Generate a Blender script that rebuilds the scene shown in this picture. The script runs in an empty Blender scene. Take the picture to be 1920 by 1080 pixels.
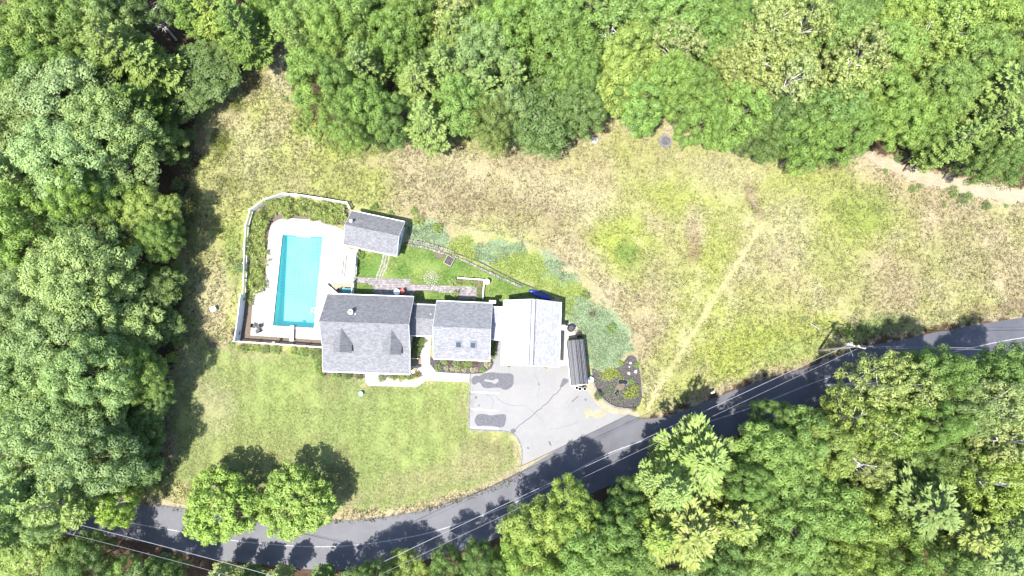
import bpy, math, random
import numpy as np
from mathutils import Vector, Matrix
R_ = math.radians
sc = bpy.context.scene
col = sc.collection

# ------------------------------------------------------------------ camera, sky, sun, exposure
CAM_H, TILT, FPX = 90.0, R_(8.0), 1286.0        # drone height, tilt towards the north, focal length in 1920-px units
cd = bpy.data.cameras.new('camera'); cam = bpy.data.objects.new('camera', cd); col.objects.link(cam)
cam.location = (0, 0, CAM_H); cam.rotation_euler = (TILT, 0, 0)
cd.sensor_width = 36.0; cd.lens = 36.0 * FPX / 1920.0; cd.clip_start = 1.0; cd.clip_end = 3000.0
sc.camera = cam
SUN_EL, SUN_AZ = R_(66.0), math.atan2(-0.58, -0.81)     # azimuth measured from +Y towards +X
w = bpy.data.worlds.new("World"); sc.world = w; w.use_nodes = True
nt = w.node_tree; bg = nt.nodes['Background']
sky = nt.nodes.new('ShaderNodeTexSky'); sky.sky_type = 'NISHITA'; sky.sun_disc = False
sky.sun_elevation = SUN_EL; sky.sun_rotation = SUN_AZ
nt.links.new(sky.outputs[0], bg.inputs[0]); bg.inputs[1].default_value = 0.15
sd = bpy.data.lights.new('sun', 'SUN'); sd.energy = 4.6; sd.angle = R_(0.9); sd.color = (1.0, 0.965, 0.90)
sun = bpy.data.objects.new('sun', sd); col.objects.link(sun)
sv = Vector((math.sin(SUN_AZ) * math.cos(SUN_EL), math.cos(SUN_AZ) * math.cos(SUN_EL), math.sin(SUN_EL)))
sun.rotation_euler = sv.to_track_quat('Z', 'Y').to_euler(); sun.location = sv * 150
vs = sc.view_settings; vs.view_transform = 'Standard'; vs.look = 'None'; vs.gamma = 1.0; vs.use_curve_mapping = False
vs.exposure = 2.22

rng = np.random.default_rng(7); random.seed(7)

# ------------------------------------------------------------------ helpers
ct, st = math.cos(TILT), math.sin(TILT)
def U(px, py, z=0.0):
    """survey helper: where a spot of the photograph lies in the place, at height z (metres)"""
    a, b = (px - 960.0) / FPX, -(py - 540.0) / FPX
    dx, dy, dz = a, b * ct + st, b * st - ct
    t = (z - CAM_H) / dz
    return (dx * t, dy * t)
def proj(x, y, z):
    z = z - CAM_H
    yc = y * ct + z * st; zc = -y * st + z * ct
    return (960 + FPX * x / -zc, 540 - FPX * yc / -zc)
def PP(pts, z=0.0): return [U(p[0], p[1], z) for p in pts]

def smooth(pts, n=5, closed=False):
    out = []; N = len(pts)
    rg = range(N) if closed else range(N - 1)
    for i in rg:
        g = (lambda k: pts[k % N]) if closed else (lambda k: pts[min(max(k, 0), N - 1)])
        p0, p1, p2, p3 = g(i - 1), g(i), g(i + 1), g(i + 2)
        for k in range(n):
            t = k / n
            out.append(tuple(0.5 * (2 * p1[a] + (p2[a] - p0[a]) * t + (2 * p0[a] - 5 * p1[a] + 4 * p2[a] - p3[a]) * t * t
                      + (3 * p1[a] - p0[a] - 3 * p2[a] + p3[a]) * t ** 3) for a in range(len(p1))))
    if not closed: out.append(pts[-1])
    return out

def tag(o, label=None, cat=None, group=None, kind=None):
    if label: o['label'] = label
    if cat: o['category'] = cat
    if group: o['group'] = group
    if kind: o['kind'] = kind
    return o
def empty(name, loc=(0, 0, 0), rz=0.0, label=None, cat=None, group=None):
    o = bpy.data.objects.new(name, None); col.objects.link(o); o.location = loc; o.rotation_euler = (0, 0, rz)
    o.empty_display_size = 0.3
    return tag(o, label, cat, group)
def link(name, me, mat=None, parent=None, loc=None, rz=None):
    o = bpy.data.objects.new(name, me); col.objects.link(o)
    if mat and not me.materials: me.materials.append(mat)
    if parent: o.parent = parent
    if loc: o.location = loc
    if rz is not None: o.rotation_euler = (0, 0, rz)
    return o

class MB:
    def __init__(s): s.v = []; s.f = []
    def add(s, vs_, fs):
        n = len(s.v); s.v += [tuple(v) for v in vs_]; s.f += [tuple(i + n for i in f) for f in fs]; return s
    def box(s, x0, x1, y0, y1, z0, z1):
        return s.add([(x0,y0,z0),(x1,y0,z0),(x1,y1,z0),(x0,y1,z0),(x0,y0,z1),(x1,y0,z1),(x1,y1,z1),(x0,y1,z1)],
                     [(0,3,2,1),(4,5,6,7),(0,1,5,4),(1,2,6,5),(2,3,7,6),(3,0,4,7)])
    def obox(s, cx, cy, z0, z1, lx, ly, a):
        c, q = math.cos(a), math.sin(a); P = []
        for z in (z0, z1):
            for (u, v) in ((-1,-1),(1,-1),(1,1),(-1,1)):
                P.append((cx + u*lx/2*c - v*ly/2*q, cy + u*lx/2*q + v*ly/2*c, z))
        return s.add(P, [(0,3,2,1),(4,5,6,7),(0,1,5,4),(1,2,6,5),(2,3,7,6),(3,0,4,7)])
    def prism(s, poly, z0, z1, bottom=False):
        n = len(poly)
        ar = sum(poly[i][0]*poly[(i+1)%n][1] - poly[(i+1)%n][0]*poly[i][1] for i in range(n))
        if ar < 0: poly = poly[::-1]
        V = [(p[0], p[1], z0) for p in poly] + [(p[0], p[1], z1) for p in poly]
        F = [tuple(range(n, 2*n))] + [(i, (i+1)%n, n+(i+1)%n, n+i) for i in range(n)]
        if bottom: F.append(tuple(range(n-1, -1, -1)))
        return s.add(V, F)
    def quadslab(s, a, b, c, d, t):
        """a..d top corners counter-clockwise seen from above, slab t thick below"""
        T = [a, b, c, d]; B = [(p[0], p[1], p[2]-t) for p in T]
        return s.add(T + B, [(0,1,2,3),(7,6,5,4),(0,4,5,1),(1,5,6,2),(2,6,7,3),(3,7,4,0)])
    def tube(s, pts, r, n=6, r2=None, cap=True):
        pts = [Vector(p) for p in pts]; N = len(pts); base = len(s.v)
        for i, p in enumerate(pts):
            d = (pts[min(i+1, N-1)] - pts[max(i-1, 0)])
            d = d.normalized() if d.length > 1e-9 else Vector((0,0,1))
            up = Vector((0,0,1)) if abs(d.z) < .9 else Vector((1,0,0))
            u = d.cross(up).normalized(); v = d.cross(u)
            rr = r if r2 is None else r + (r2 - r) * i / max(1, N-1)
            for k in range(n):
                a = 2*math.pi*k/n; s.v.append(tuple(p + u*rr*math.cos(a) + v*rr*math.sin(a)))
        for i in range(N-1):
            for k in range(n):
                s.f.append((base+i*n+k, base+i*n+(k+1)%n, base+(i+1)*n+(k+1)%n, base+(i+1)*n+k))
        if cap:
            s.f.append(tuple(base+k for k in range(n-1,-1,-1))); s.f.append(tuple(base+(N-1)*n+k for k in range(n)))
        return s
    def cyl(s, x, y, z0, z1, r, n=16, r2=None): return s.tube([(x,y,z0),(x,y,z1)], r, n, r2)
    def lathe(s, x, y, prof, n=14):
        base = len(s.v)
        for (r, z) in prof:
            for k in range(n):
                a = 2*math.pi*k/n; s.v.append((x+r*math.cos(a), y+r*math.sin(a), z))
        for i in range(len(prof)-1):
            for k in range(n):
                s.f.append((base+i*n+k, base+i*n+(k+1)%n, base+(i+1)*n+(k+1)%n, base+(i+1)*n+k))
        s.f.append(tuple(base+(len(prof)-1)*n+k for k in range(n)))
        return s
    def mesh(s, name):
        me = bpy.data.meshes.new(name); me.from_pydata(s.v, [], s.f); me.update(); return me
    def build(s, name, mat, parent=None, loc=None, rz=None, **kw):
        o = link(name, s.mesh(name), mat, parent, loc, rz); tag(o, **kw) if kw else None; return o

def np_mesh(name, V, k, attrs=None):
    """V (N*k,3): N separate k-gons"""
    me = bpy.data.meshes.new(name); n = len(V); m = n // k
    me.vertices.add(n); me.vertices.foreach_set('co', V.astype(np.float32).ravel())
    me.loops.add(n); me.loops.foreach_set('vertex_index', np.arange(n, dtype=np.int32))
    me.polygons.add(m); me.polygons.foreach_set('loop_start', np.arange(0, n, k, dtype=np.int32))
    try: me.polygons.foreach_set('loop_total', np.full(m, k, dtype=np.int32))
    except Exception: pass
    me.update(calc_edges=True)
    for nm, (ty, arr) in (attrs or {}).items():
        a = me.attributes.new(nm, ty, 'POINT')
        a.data.foreach_set('value' if ty == 'FLOAT' else 'color', arr.astype(np.float32).ravel())
    return me

# value noise, vectorised
_perm = np.random.default_rng(3).random((256, 256))
def vnoise(x, y):
    xi, yi = np.floor(x).astype(int), np.floor(y).astype(int); fx, fy = x - xi, y - yi
    fx = fx*fx*(3-2*fx); fy = fy*fy*(3-2*fy); g = lambda a, b: _perm[a % 256, b % 256]
    return (g(xi,yi)*(1-fx)+g(xi+1,yi)*fx)*(1-fy) + (g(xi,yi+1)*(1-fx)+g(xi+1,yi+1)*fx)*fy
def fbm(x, y, s=1.0, o=4, off=0.0):
    t = 0; a = 1.0; n = 0; x = x/s + off*17.3; y = y/s + off*9.1
    for _ in range(o): t = t + a*vnoise(x, y); n += a; a *= .5; x = x*2.03+5.2; y = y*2.03+1.7
    return t / n
def inpoly(x, y, poly):
    c = np.zeros(np.shape(x), bool); n = len(poly)
    for i in range(n):
        x1, y1 = poly[i][:2]; x2, y2 = poly[(i+1) % n][:2]
        if y1 == y2: continue
        c ^= ((y1 > y) != (y2 > y)) & (x < (x2-x1)*(y-y1)/(y2-y1) + x1)
    return c
def dist_line(x, y, pts):
    d = np.full(np.shape(x), 1e9)
    for (x1, y1), (x2, y2) in zip(pts[:-1], pts[1:]):
        L = (x2-x1)**2 + (y2-y1)**2 + 1e-9
        t = np.clip(((x-x1)*(x2-x1) + (y-y1)*(y2-y1)) / L, 0, 1)
        d = np.minimum(d, np.hypot(x-x1-t*(x2-x1), y-y1-t*(y2-y1)))
    return d

# ------------------------------------------------------------------ materials
def newmat(name):
    m = bpy.data.materials.new(name); m.use_nodes = True
    b = m.node_tree.nodes['Principled BSDF']; return m, m.node_tree, b
def c4(c): return (c[0], c[1], c[2], 1.0)
def noise(nt, scale, detail=4, coord='Object', rough=.6):
    tc = nt.nodes.new('ShaderNodeTexCoord'); n = nt.nodes.new('ShaderNodeTexNoise')
    n.inputs['Scale'].default_value = scale; n.inputs['Detail'].default_value = detail; n.inputs['Roughness'].default_value = rough
    nt.links.new(tc.outputs[coord], n.inputs['Vector']); return n
def ramp(nt, src, p0, p1, c0, c1):
    r = nt.nodes.new('ShaderNodeValToRGB'); e = r.color_ramp.elements
    e[0].position = p0; e[1].position = p1; e[0].color = c4(c0); e[1].color = c4(c1); nt.links.new(src, r.inputs[0]); return r
def mixc(nt, f, a, b, mode='MIX'):
    m = nt.nodes.new('ShaderNodeMix'); m.data_type = 'RGBA'; m.blend_type = mode
    for s, v in ((0, f), (6, a), (7, b)):
        if hasattr(v, 'links') or hasattr(v, 'is_linked'): nt.links.new(v, m.inputs[s])
        else: m.inputs[s].default_value = v if s == 0 else c4(v)
    return m.outputs[2]
def bump(nt, b, src, strength=.4, dist=.02):
    n = nt.nodes.new('ShaderNodeBump'); n.inputs['Strength'].default_value = strength; n.inputs['Distance'].default_value = dist
    nt.links.new(src, n.inputs['Height']); nt.links.new(n.outputs[0], b.inputs['Normal'])
def surf(name, ca, cb, scale=3.0, rough=.8, bmp=.3, lo=.35, hi=.65, big=None, spec=.3, metal=0.0, detail=5):
    m, nt, b = newmat(name); n = noise(nt, scale, detail)
    out = ramp(nt, n.outputs[0], lo, hi, ca, cb).outputs[0]
    if big:
        n2 = noise(nt, big[0], 4); out = mixc(nt, ramp(nt, n2.outputs[0], .42, .68, (0,0,0), (big[2],)*3).outputs[0], out, big[1])
    nt.links.new(out, b.inputs['Base Color']); b.inputs['Roughness'].default_value = rough
    b.inputs['Specular IOR Level'].default_value = spec; b.inputs['Metallic'].default_value = metal
    if bmp: bump(nt, b, n.outputs[0], bmp)
    return m
def shingle(name, c, rot=0.0, stain=.25):
    m, nt, b = newmat(name); tc = nt.nodes.new('ShaderNodeTexCoord'); mp = nt.nodes.new('ShaderNodeMapping')
    mp.inputs['Rotation'].default_value = (0, 0, rot); nt.links.new(tc.outputs['Object'], mp.inputs[0])
    br = nt.nodes.new('ShaderNodeTexBrick'); nt.links.new(mp.outputs[0], br.inputs[0])
    br.inputs['Scale'].default_value = 1.0; br.inputs['Brick Width'].default_value = .34; br.inputs['Row Height'].default_value = .15
    br.inputs['Mortar Size'].default_value = .012; br.inputs['Mortar Smooth'].default_value = .3
    br.inputs['Color1'].default_value = c4([v*1.2 for v in c]); br.inputs['Color2'].default_value = c4([v*.8 for v in c]); br.inputs['Mortar'].default_value = c4([v*.55 for v in c])
    br.inputs['Bias'].default_value = 0.0
    n = noise(nt, 9.0, 6); sp = ramp(nt, n.outputs[0], .3, .7, (.72,.72,.72), (1.28,1.28,1.28))
    o = mixc(nt, 1.0, br.outputs[0], sp.outputs[0], 'MULTIPLY')
    n2 = noise(nt, .55, 5); o = mixc(nt, ramp(nt, n2.outputs[0], .5, .72, (0,0,0), (stain,)*3).outputs[0], o, [v*.6 for v in c])
    nt.links.new(o, b.inputs['Base Color']); b.inputs['Roughness'].default_value = .9; b.inputs['Specular IOR Level'].default_value = .2
    bump(nt, b, br.outputs['Fac'], -.5, .012); return m

M = {}
M['shingle_grey'] = shingle('weathered_grey_shingle', (.094,.094,.100))
M['shingle_pale'] = shingle('pale_grey_shingle', (.112,.112,.12), 0, .12)
M['shingle_garage'] = shingle('light_grey_shingle', (.24,.24,.26), math.pi/2, .08)
M['shingle_link'] = shingle('light_grey_shingle_link', (.165,.165,.18), 0, .1)
M['white'] = surf('white_paint', (.40,.40,.39), (.48,.48,.47), 6, .55, .1)
M['siding'] = surf('pale_siding', (.34,.35,.36), (.42,.43,.43), 2, .7, .1)
M['concrete'] = surf('pale_concrete', (.165,.152,.135), (.205,.192,.172), 1.6, .85, .15, big=(.35, (.17,.145,.12), .5))
M['walk'] = surf('walk_concrete', (.17,.152,.13), (.215,.196,.17), 2.2, .85, .15, big=(.6, (.24,.2,.17), .45))
M['dark'] = surf('black_plastic', (.012,.012,.014), (.022,.022,.025), 8, .4, .1)
M['metal_roof'] = surf('black_metal_sheet', (.010,.010,.012), (.018,.018,.022), 3, .5, .05, spec=.3)
M['metal_rib'] = surf('grey_metal_rib', (.05,.05,.06), (.09,.09,.10), 6, .5, .05, spec=.3)  # ribs coloured lighter than the sheet between them
M['pond'] = surf('black_pond_water', (.004,.005,.005), (.007,.008,.008), 3, .3, .0, spec=.15)
M['frame_grey'] = surf('grey_skylight_frame', (.06,.065,.07), (.09,.095,.10), 5, .5, .0)
M['galv'] = surf('galvanised_metal', (.4,.4,.4), (.52,.52,.52), 7, .4, .05, metal=.6)
M['wood_pole'] = surf('weathered_wood', (.14,.12,.10), (.22,.20,.17), 5, .85, .3)
M['wood'] = surf('brown_wood', (.09,.06,.035), (.15,.10,.06), 5, .8, .2)
M['bark'] = surf('grey_bark', (.07,.055,.045), (.14,.12,.10), 4, .9, .4)
M['bark_pale'] = surf('pale_bark', (.26,.24,.21), (.40,.38,.34), 4, .85, .3)
M['wire'] = surf('grey_cable', (.10,.10,.105), (.15,.15,.155), 4, .5, .0)
M['mulch'] = surf('dark_mulch', (.012,.010,.011), (.055,.048,.045), 9, .95, .5, lo=.4, hi=.62)
M['soil'] = surf('brown_mulch', (.042,.032,.023), (.085,.066,.048), 7, .95, .5)
M['sand'] = surf('sandy_gravel', (.12,.099,.066), (.19,.160,.112), 5, .95, .4, big=(.8, (.11,.088,.058), .6))
M['stone'] = surf('grey_stone', (.05,.05,.047), (.12,.115,.11), 5, .9, .4)
M['flag'] = surf('buff_flagstone', (.085,.085,.06), (.15,.15,.115), 5, .9, .3)
M['paver'] = surf('pinkish_paver', (.085,.075,.075), (.14,.125,.125), 3, .9, .2)
M['paver_base'] = surf('paver_bedding', (.04,.036,.035), (.06,.054,.052), 6, .95, .2)
M['red'] = surf('red_paint', (.35,.04,.03), (.45,.06,.04), 5, .5, .0)
M['blue'] = surf('blue_tarp', (.004,.014,.13), (.007,.024,.2), 3, .45, .3)
M['teal'] = surf('teal_cover', (.02,.09,.10), (.03,.13,.14), 4, .6, .1)
M['aqua'] = surf('aqua_plastic', (.10,.33,.36), (.13,.4,.42), 4, .45, .0)
M['rock'] = surf('pale_boulder', (.2,.19,.17), (.4,.38,.35), 4, .9, .4)
M['yellow'] = surf('yellow_flowers', (.5,.32,.01), (.65,.45,.03), 9, .7, .2)
M['paint_line'] = surf('worn_white_paint', (.18,.18,.18), (.42,.42,.42), 6, .7, .0, lo=.35, hi=.55)
M['line_faint'] = surf('faded_line_paint', (.11,.11,.115), (.2,.2,.2), 5, .7, .0, lo=.4, hi=.7)
M['patch'] = surf('dark_seal_and_shade', (.035,.035,.04), (.055,.055,.062), 4, .8, .2)
M['crack'] = surf('crack_sealant', (.012,.012,.014), (.03,.03,.032), 4, .6, .1)
M['stucco'] = surf('pool_plaster', (.06,.34,.40), (.10,.44,.50), .5, .6, .0)
M['glass'], _nt, _b = newmat('dark_glass'); _b.inputs['Base Color'].default_value = (.015,.02,.024,1); _b.inputs['Roughness'].default_value = .06; _b.inputs['Specular IOR Level'].default_value = .7
# asphalt, driveway
def asphalt(name, ca, cb, stain, w=.35, rough=.5, spec=.5):
    m, nt, b = newmat(name); n = noise(nt, 14, 5); n2 = noise(nt, .22, 6); n3 = noise(nt, 1.4, 4)
    o = ramp(nt, n.outputs[0], .3, .7, ca, cb).outputs[0]
    o = mixc(nt, ramp(nt, n2.outputs[0], .42, .66, (0,0,0), (w,)*3).outputs[0], o, stain)
    o = mixc(nt, ramp(nt, n3.outputs[0], .5, .8, (0,0,0), (.25,)*3).outputs[0], o, [v*1.25 for v in cb])
    nt.links.new(o, b.inputs['Base Color']); b.inputs['Roughness'].default_value = rough; b.inputs['Specular IOR Level'].default_value = spec
    bump(nt, b, n.outputs[0], .12, .01); return m
M['asphalt'] = asphalt('grey_asphalt', (.034,.034,.040), (.056,.056,.064), (.026,.026,.030), .7, .6, .2)
M['drive'] = asphalt('pale_worn_asphalt', (.066,.066,.068), (.092,.091,.092), (.102,.096,.090), .6, .6, .35)

# leaves: hue from the tree's own colour, small variation leaf by leaf
def leafmat(name, attr='tone', objcol=True, trans=.38, rough=.55):
    m, nt, b = newmat(name); out = nt.nodes['Material Output']
    a = nt.nodes.new('ShaderNodeAttribute'); a.attribute_name = attr
    if objcol:
        oi = nt.nodes.new('ShaderNodeObjectInfo'); base = oi.outputs['Color']
        r = ramp(nt, a.outputs['Fac'], 0.0, 1.0, (.78,.80,.74), (1.30,1.22,1.02))
        c = mixc(nt, 1.0, base, r.outputs[0], 'MULTIPLY')
    else: c = a.outputs['Color']
    nt.links.new(c, b.inputs['Base Color']); b.inputs['Roughness'].default_value = rough; b.inputs['Specular IOR Level'].default_value = .25
    tr = nt.nodes.new('ShaderNodeBsdfTranslucent'); c2 = mixc(nt, 1.0, c, (1.15,1.3,.5), 'MULTIPLY'); nt.links.new(c2, tr.inputs[0])
    mx = nt.nodes.new('ShaderNodeMixShader'); mx.inputs[0].default_value = trans
    nt.links.new(b.outputs[0], mx.inputs[1]); nt.links.new(tr.outputs[0], mx.inputs[2]); nt.links.new(mx.outputs[0], out.inputs[0])
    return m
M['leaf'] = leafmat('tree_leaf')
M['leafc'] = leafmat('plant_leaf', 'tint', False)
M['grassblade'] = leafmat('grass_blade', 'tint', False, .2, .7)

# ------------------------------------------------------------------ the ground sheet
OPEN = smooth(PP([(520,50),(553,95),(548,150),(560,200),(640,250),(700,272),(760,255),(830,258),(960,250),(1000,275),(1090,250),(1130,205),
    (1240,215),(1290,240),(1400,245),(1490,300),(1560,312),(1620,280),(1680,300),(1790,330),(1990,365),(2100,380),(2100,575),(1920,592),(1771,616),(1683,634),
    (1605,650),(1512,684),(1410,714),(1325,746),(1253,775),(1150,800),(972,900),(867,940),(743,972),(660,980),(550,983),(450,975),(348,958),(264,946),
    (285,905),(305,870),(310,760),(330,640),(335,560),(330,470),(340,370),(372,290),(368,220),(430,160),(480,80)]), 3, True)
LAWN = smooth(PP([(345,650),(440,645),(520,655),(606,662),(690,720),(883,716),(881,810),(950,815),(975,850),(970,890),(860,925),(740,950),(640,955),(480,950),(350,915),(322,850),(330,720)]), 3, True)
YARD = PP([(664,468),(700,474),(760,452),(840,475),(930,508),(1010,545),(1045,570),(940,575),(663,560)])
TRACK = PP([(1425,425),(1395,475),(1340,560),(1290,640),(1240,715),(1215,765)])
DIRT = PP([(1610,280),(1660,303),(1730,328),(1810,347),(1900,364),(2100,392)])
RU = [(-120,880),(100,915),(264,942),(348,954),(450,972),(550,979),(660,976),(743,967),(810,952),(867,933),(927,910),(972,886)]
RU2 = [(1207,786),(1253,780),(1300,762),(1325,752),(1410,720),(1512,690),(1605,654),(1683,639),(1771,620),(1920,595),(2100,576)]
C = dict(tan=(.128,.110,.066), straw=(.155,.140,.090), olive=(.100,.102,.040), yel=(.106,.124,.027), grn=(.048,.080,.020), brn=(.068,.052,.030), red=(.090,.060,.042),
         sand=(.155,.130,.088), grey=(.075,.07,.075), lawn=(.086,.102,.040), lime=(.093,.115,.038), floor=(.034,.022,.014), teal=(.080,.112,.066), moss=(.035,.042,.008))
BLOBS = [ # px, py, rx, ry, angle, colour, strength
 (1165,455,60,80,0,'yel',.9),(1178,475,24,28,0,'grn',.7),(1270,370,75,45,20,'yel',.6),(1230,520,60,50,0,'olive',.5),(1345,480,45,60,30,'yel',.6),(1330,600,60,60,0,'yel',.55),
 (1410,372,14,42,-25,'brn',.9),(1412,375,6,22,-25,'sand',.7),(1300,440,16,60,0,'red',.75),(1300,410,22,40,0,'straw',.5),(1620,390,60,45,0,'grn',.55),(1620,385,80,60,0,'yel',.4),
 (1450,640,170,60,-15,'yel',.85),(1480,655,80,22,-15,'lime',.6),(1250,690,40,50,0,'olive',.5),(1640,612,75,22,-12,'grn',.7),(1350,700,90,30,-20,'yel',.5),(1060,370,120,50,5,'straw',.6),(850,315,140,45,8,'straw',.45),(960,395,150,35,12,'brn',.35),
 (600,235,60,40,30,'yel',.75),(670,285,60,22,10,'yel',.6),(640,330,60,40,0,'olive',.6),(530,130,30,60,10,'straw',.8),(512,80,26,26,0,'red',.9),(470,160,30,30,-30,'brn',.7),(430,225,40,30,-30,'tan',.7),
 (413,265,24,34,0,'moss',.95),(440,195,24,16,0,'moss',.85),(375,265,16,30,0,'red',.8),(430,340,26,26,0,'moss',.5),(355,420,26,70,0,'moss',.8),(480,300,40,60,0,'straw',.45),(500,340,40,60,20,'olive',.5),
 (1110,263,20,14,0,'sand',.95),(1130,235,24,24,0,'sand',.5),(1255,245,22,14,0,'sand',.8),(1248,265,11,14,0,'grey',1.0),(1390,262,60,20,15,'tan',.7),(1360,320,90,40,0,'straw',.5),
 (1480,430,60,80,10,'straw',.5),(1740,430,12,40,20,'sand',.7),(1860,450,25,25,0,'sand',.6),(1740,540,200,40,-5,'tan',.35),(1860,580,70,14,-6,'red',.5),(1800,470,80,60,0,'olive',.4),
 (1560,480,30,60,0,'olive',.5),(1450,540,80,70,0,'tan',.35),(1215,600,25,100,10,'tan',.5),(1190,640,16,90,8,'tan',.4),(400,520,40,70,0,'tan',.7),(395,600,26,26,0,'tan',.8),(400,565,50,60,0,'straw',.4),
 (440,480,24,60,0,'grn',.5),(450,500,16,40,0,'olive',.5),(375,470,26,80,0,'olive',.5),(420,640,40,20,0,'tan',.5),(700,300,60,20,5,'tan',.5),(990,300,120,20,5,'tan',.6),
 (1020,440,150,18,25,'tan',.6),(1080,480,60,12,35,'straw',.7),(1140,540,12,60,-25,'sand',.6),(790,405,60,12,5,'tan',.4),
 (1000,470,50,12,25,'sand',.4),(480,120,14,30,0,'brn',.6),(1620,310,40,25,20,'sand',.7),(1690,330,80,25,12,'tan',.6),(1560,300,60,20,0,'tan',.4)]
LBLOBS = [(560,790,140,60,0,'lime',.5),(480,860,120,50,0,'olive',.35),(900,860,60,40,0,'tan',.45),(800,900,120,30,-15,'tan',.4),(700,800,60,60,0,'lime',.4),(345,760,24,60,0,'lawn',.5),
 (360,690,40,40,0,'straw',.35),(400,760,40,60,0,'straw',.4),(630,930,60,20,0,'tan',.4),(640,880,25,50,0,'brn',.35),(870,760,20,30,0,'tan',.4),(830,790,60,20,0,'olive',.4),(420,690,60,40,0,'lime',.3),(480,660,60,14,0,'tan',.5),
 (930,830,50,22,10,'brn',.3)]
GT1=[(766,430),(800,420),(825,425),(842,445),(838,466),(820,468),(765,452)]; GT2=[(890,455),(930,452),(975,455),(990,475),(950,480),(915,495),(895,485)]
GT3=[(1058,560),(1090,560),(1110,540),(1100,575),(1140,570),(1150,600),(1175,620),(1190,650),(1180,668),(1150,690),(1115,700),(1100,660),(1098,640),(1090,620),(1076,604),(1060,600)]; GT4=[(1015,480),(1050,495),(1085,520),(1060,535),(1025,510)]
GL1=[(838,465),(850,445),(870,440),(885,455),(900,485),(890,490)]; GL2=[(912,493),(935,478),(975,470),(1010,480),(1030,510),(1060,530),(1085,528),(1105,545),(1090,560),(1070,590),(1058,575),(1040,556),(990,530),(940,508)]
GCOV=[(GT1,'teal'),(GT2,'teal'),(GT3,'teal'),(GT4,'teal'),(GL1,'lime'),(GL2,'lime')]
def blobmix(colr, x, y, blobs, nz):
    px = np.empty_like(x); zc = -(y*st) + (-CAM_H)*ct; yc = y*ct + (-CAM_H)*st
    px = 960 + FPX*x/-zc; py = 540 - FPX*yc/-zc
    for (bx, by, rx, ry, a, cn, s) in blobs:
        a = R_(a); dx, dy = px-bx, py-by
        u = (dx*math.cos(a)+dy*math.sin(a))/rx; v = (-dx*math.sin(a)+dy*math.cos(a))/ry
        wt = np.clip(1.35 - np.sqrt(u*u+v*v) - (nz-.5)*1.5, 0, 1); wt = (wt*wt*(3-2*wt)*s)[..., None]
        colr[:] = colr*(1-wt) + np.array(C[cn])*wt
def ground_color(x, y):
    n1 = fbm(x, y, 9, 5, 1); n2 = fbm(x, y, 2.2, 4, 2); n3 = fbm(x, y, .8, 3, 3); n4 = fbm(x, y, 16, 4, 4)
    k = lambda c: np.array(C[c])
    f = lambda n, a, b: np.clip((n-a)/(b-a), 0, 1)[..., None]
    m = k('tan')*(1-f(n1,.34,.56)) + k('olive')*1.2*f(n1,.34,.56)
    m = m*(1-.55*f(n2,.5,.75)) + k('straw')*.55*f(n2,.5,.75)
    m = m*(1-.55*f(n4,.44,.66)) + k('yel')*.55*f(n4,.44,.66)
    blobmix(m, x, y, BLOBS, .5*n2+.5*n3)
    m *= (.86 + .28*n3)[..., None]
    wt = np.clip(1.15 - dist_line(x, y, TRACK)/.6 + (n3-.5)*1.6, 0, 1)[..., None]*.7
    m = m*(1-wt) + np.array((.165,.150,.085))*wt
    wt = np.clip(1.3 - dist_line(x, y, DIRT)/1.7 + (n3-.5)*1.0, 0, 1)[..., None]
    m = m*(1-wt) + k('sand')*wt
    l = k('lawn')*(1-f(n1,.3,.7)) + k('lime')*f(n1,.3,.7); l = l*(1-.4*f(n2,.45,.8)) + k('olive')*.4*f(n2,.45,.8)
    blobmix(l, x, y, LBLOBS, .5*n2+.5*n3)
    l = l*(1+.045*np.sign(np.sin((x+.12*y)*2*math.pi/2.2)))[..., None]*(.93+.14*n3)[..., None]
    wl = inpoly(x+(n2-.5)*3, y+(n3-.5)*3, LAWN)
    wl = wl[..., None]*1.0; m = m*(1-wl) + l*wl
    wy = inpoly(x, y, YARD)[..., None]*1.0
    yl = np.array((.045,.080,.018))*(1-f(n2,.3,.7)) + np.array((.080,.108,.030))*f(n2,.3,.7); m = m*(1-wy) + yl*wy
    for pl, cc in GCOV:
        wc = inpoly(x+(n3-.5)*3, y+(n2-.5)*3, PP(pl))[..., None]*.85; m = m*(1-wc) + k(cc)*(.8+.4*n3[..., None])*wc
    sh = PP(RU); ds = dist_line(x, y, sh); wt = np.clip(1.2 - ds/1.1 + (n2-.5)*1.2, 0, 1)[..., None]*.85; m = m*(1-wt) + k('sand')*wt
    sh = PP(RU2); ds = dist_line(x, y, sh); wt = np.clip(1.2 - ds/.9 + (n2-.5)*1.4, 0, 1)[..., None]*.8; m = m*(1-wt) + np.array((.125,.100,.074))*wt
    ins = inpoly(x+(n2-.5)*2.2, y+(n3-.5)*2.2, OPEN)[..., None]*1.0
    fl = k('floor')*(.6+.9*n2[..., None])
    return m*ins + fl*(1-ins)

POOL = PP([(530,440),(606,444.3),(589.5,615.5),(512,611)])
gx = np.concatenate([[-900,-400,-200,-130,-100,-85], np.arange(-77, 77.01, .36), [85,100,130,200,400,900]])
gy = np.concatenate([[-900,-400,-200,-100,-60,-40], np.arange(-30, 60.01, .36), [70,100,150,250,450,900]])
X, Y = np.meshgrid(gx, gy); nx, ny = len(gx), len(gy)
GC = ground_color(X, Y)
V = np.stack([X, Y, np.zeros_like(X)], -1).reshape(-1, 3)
i, j = np.meshgrid(np.arange(nx-1), np.arange(ny-1)); a = (j*nx+i).ravel()
F = np.stack([a, a+1, a+nx+1, a+nx], -1)
pc = np.mean(POOL, 0); big = [tuple(pc + (np.array(p)-pc)*1.0 + np.sign(np.array(p)-pc)*.25) for p in POOL]
cx, cy = V[F, 0].mean(1), V[F, 1].mean(1); F = F[~inpoly(cx, cy, big)]
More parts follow.
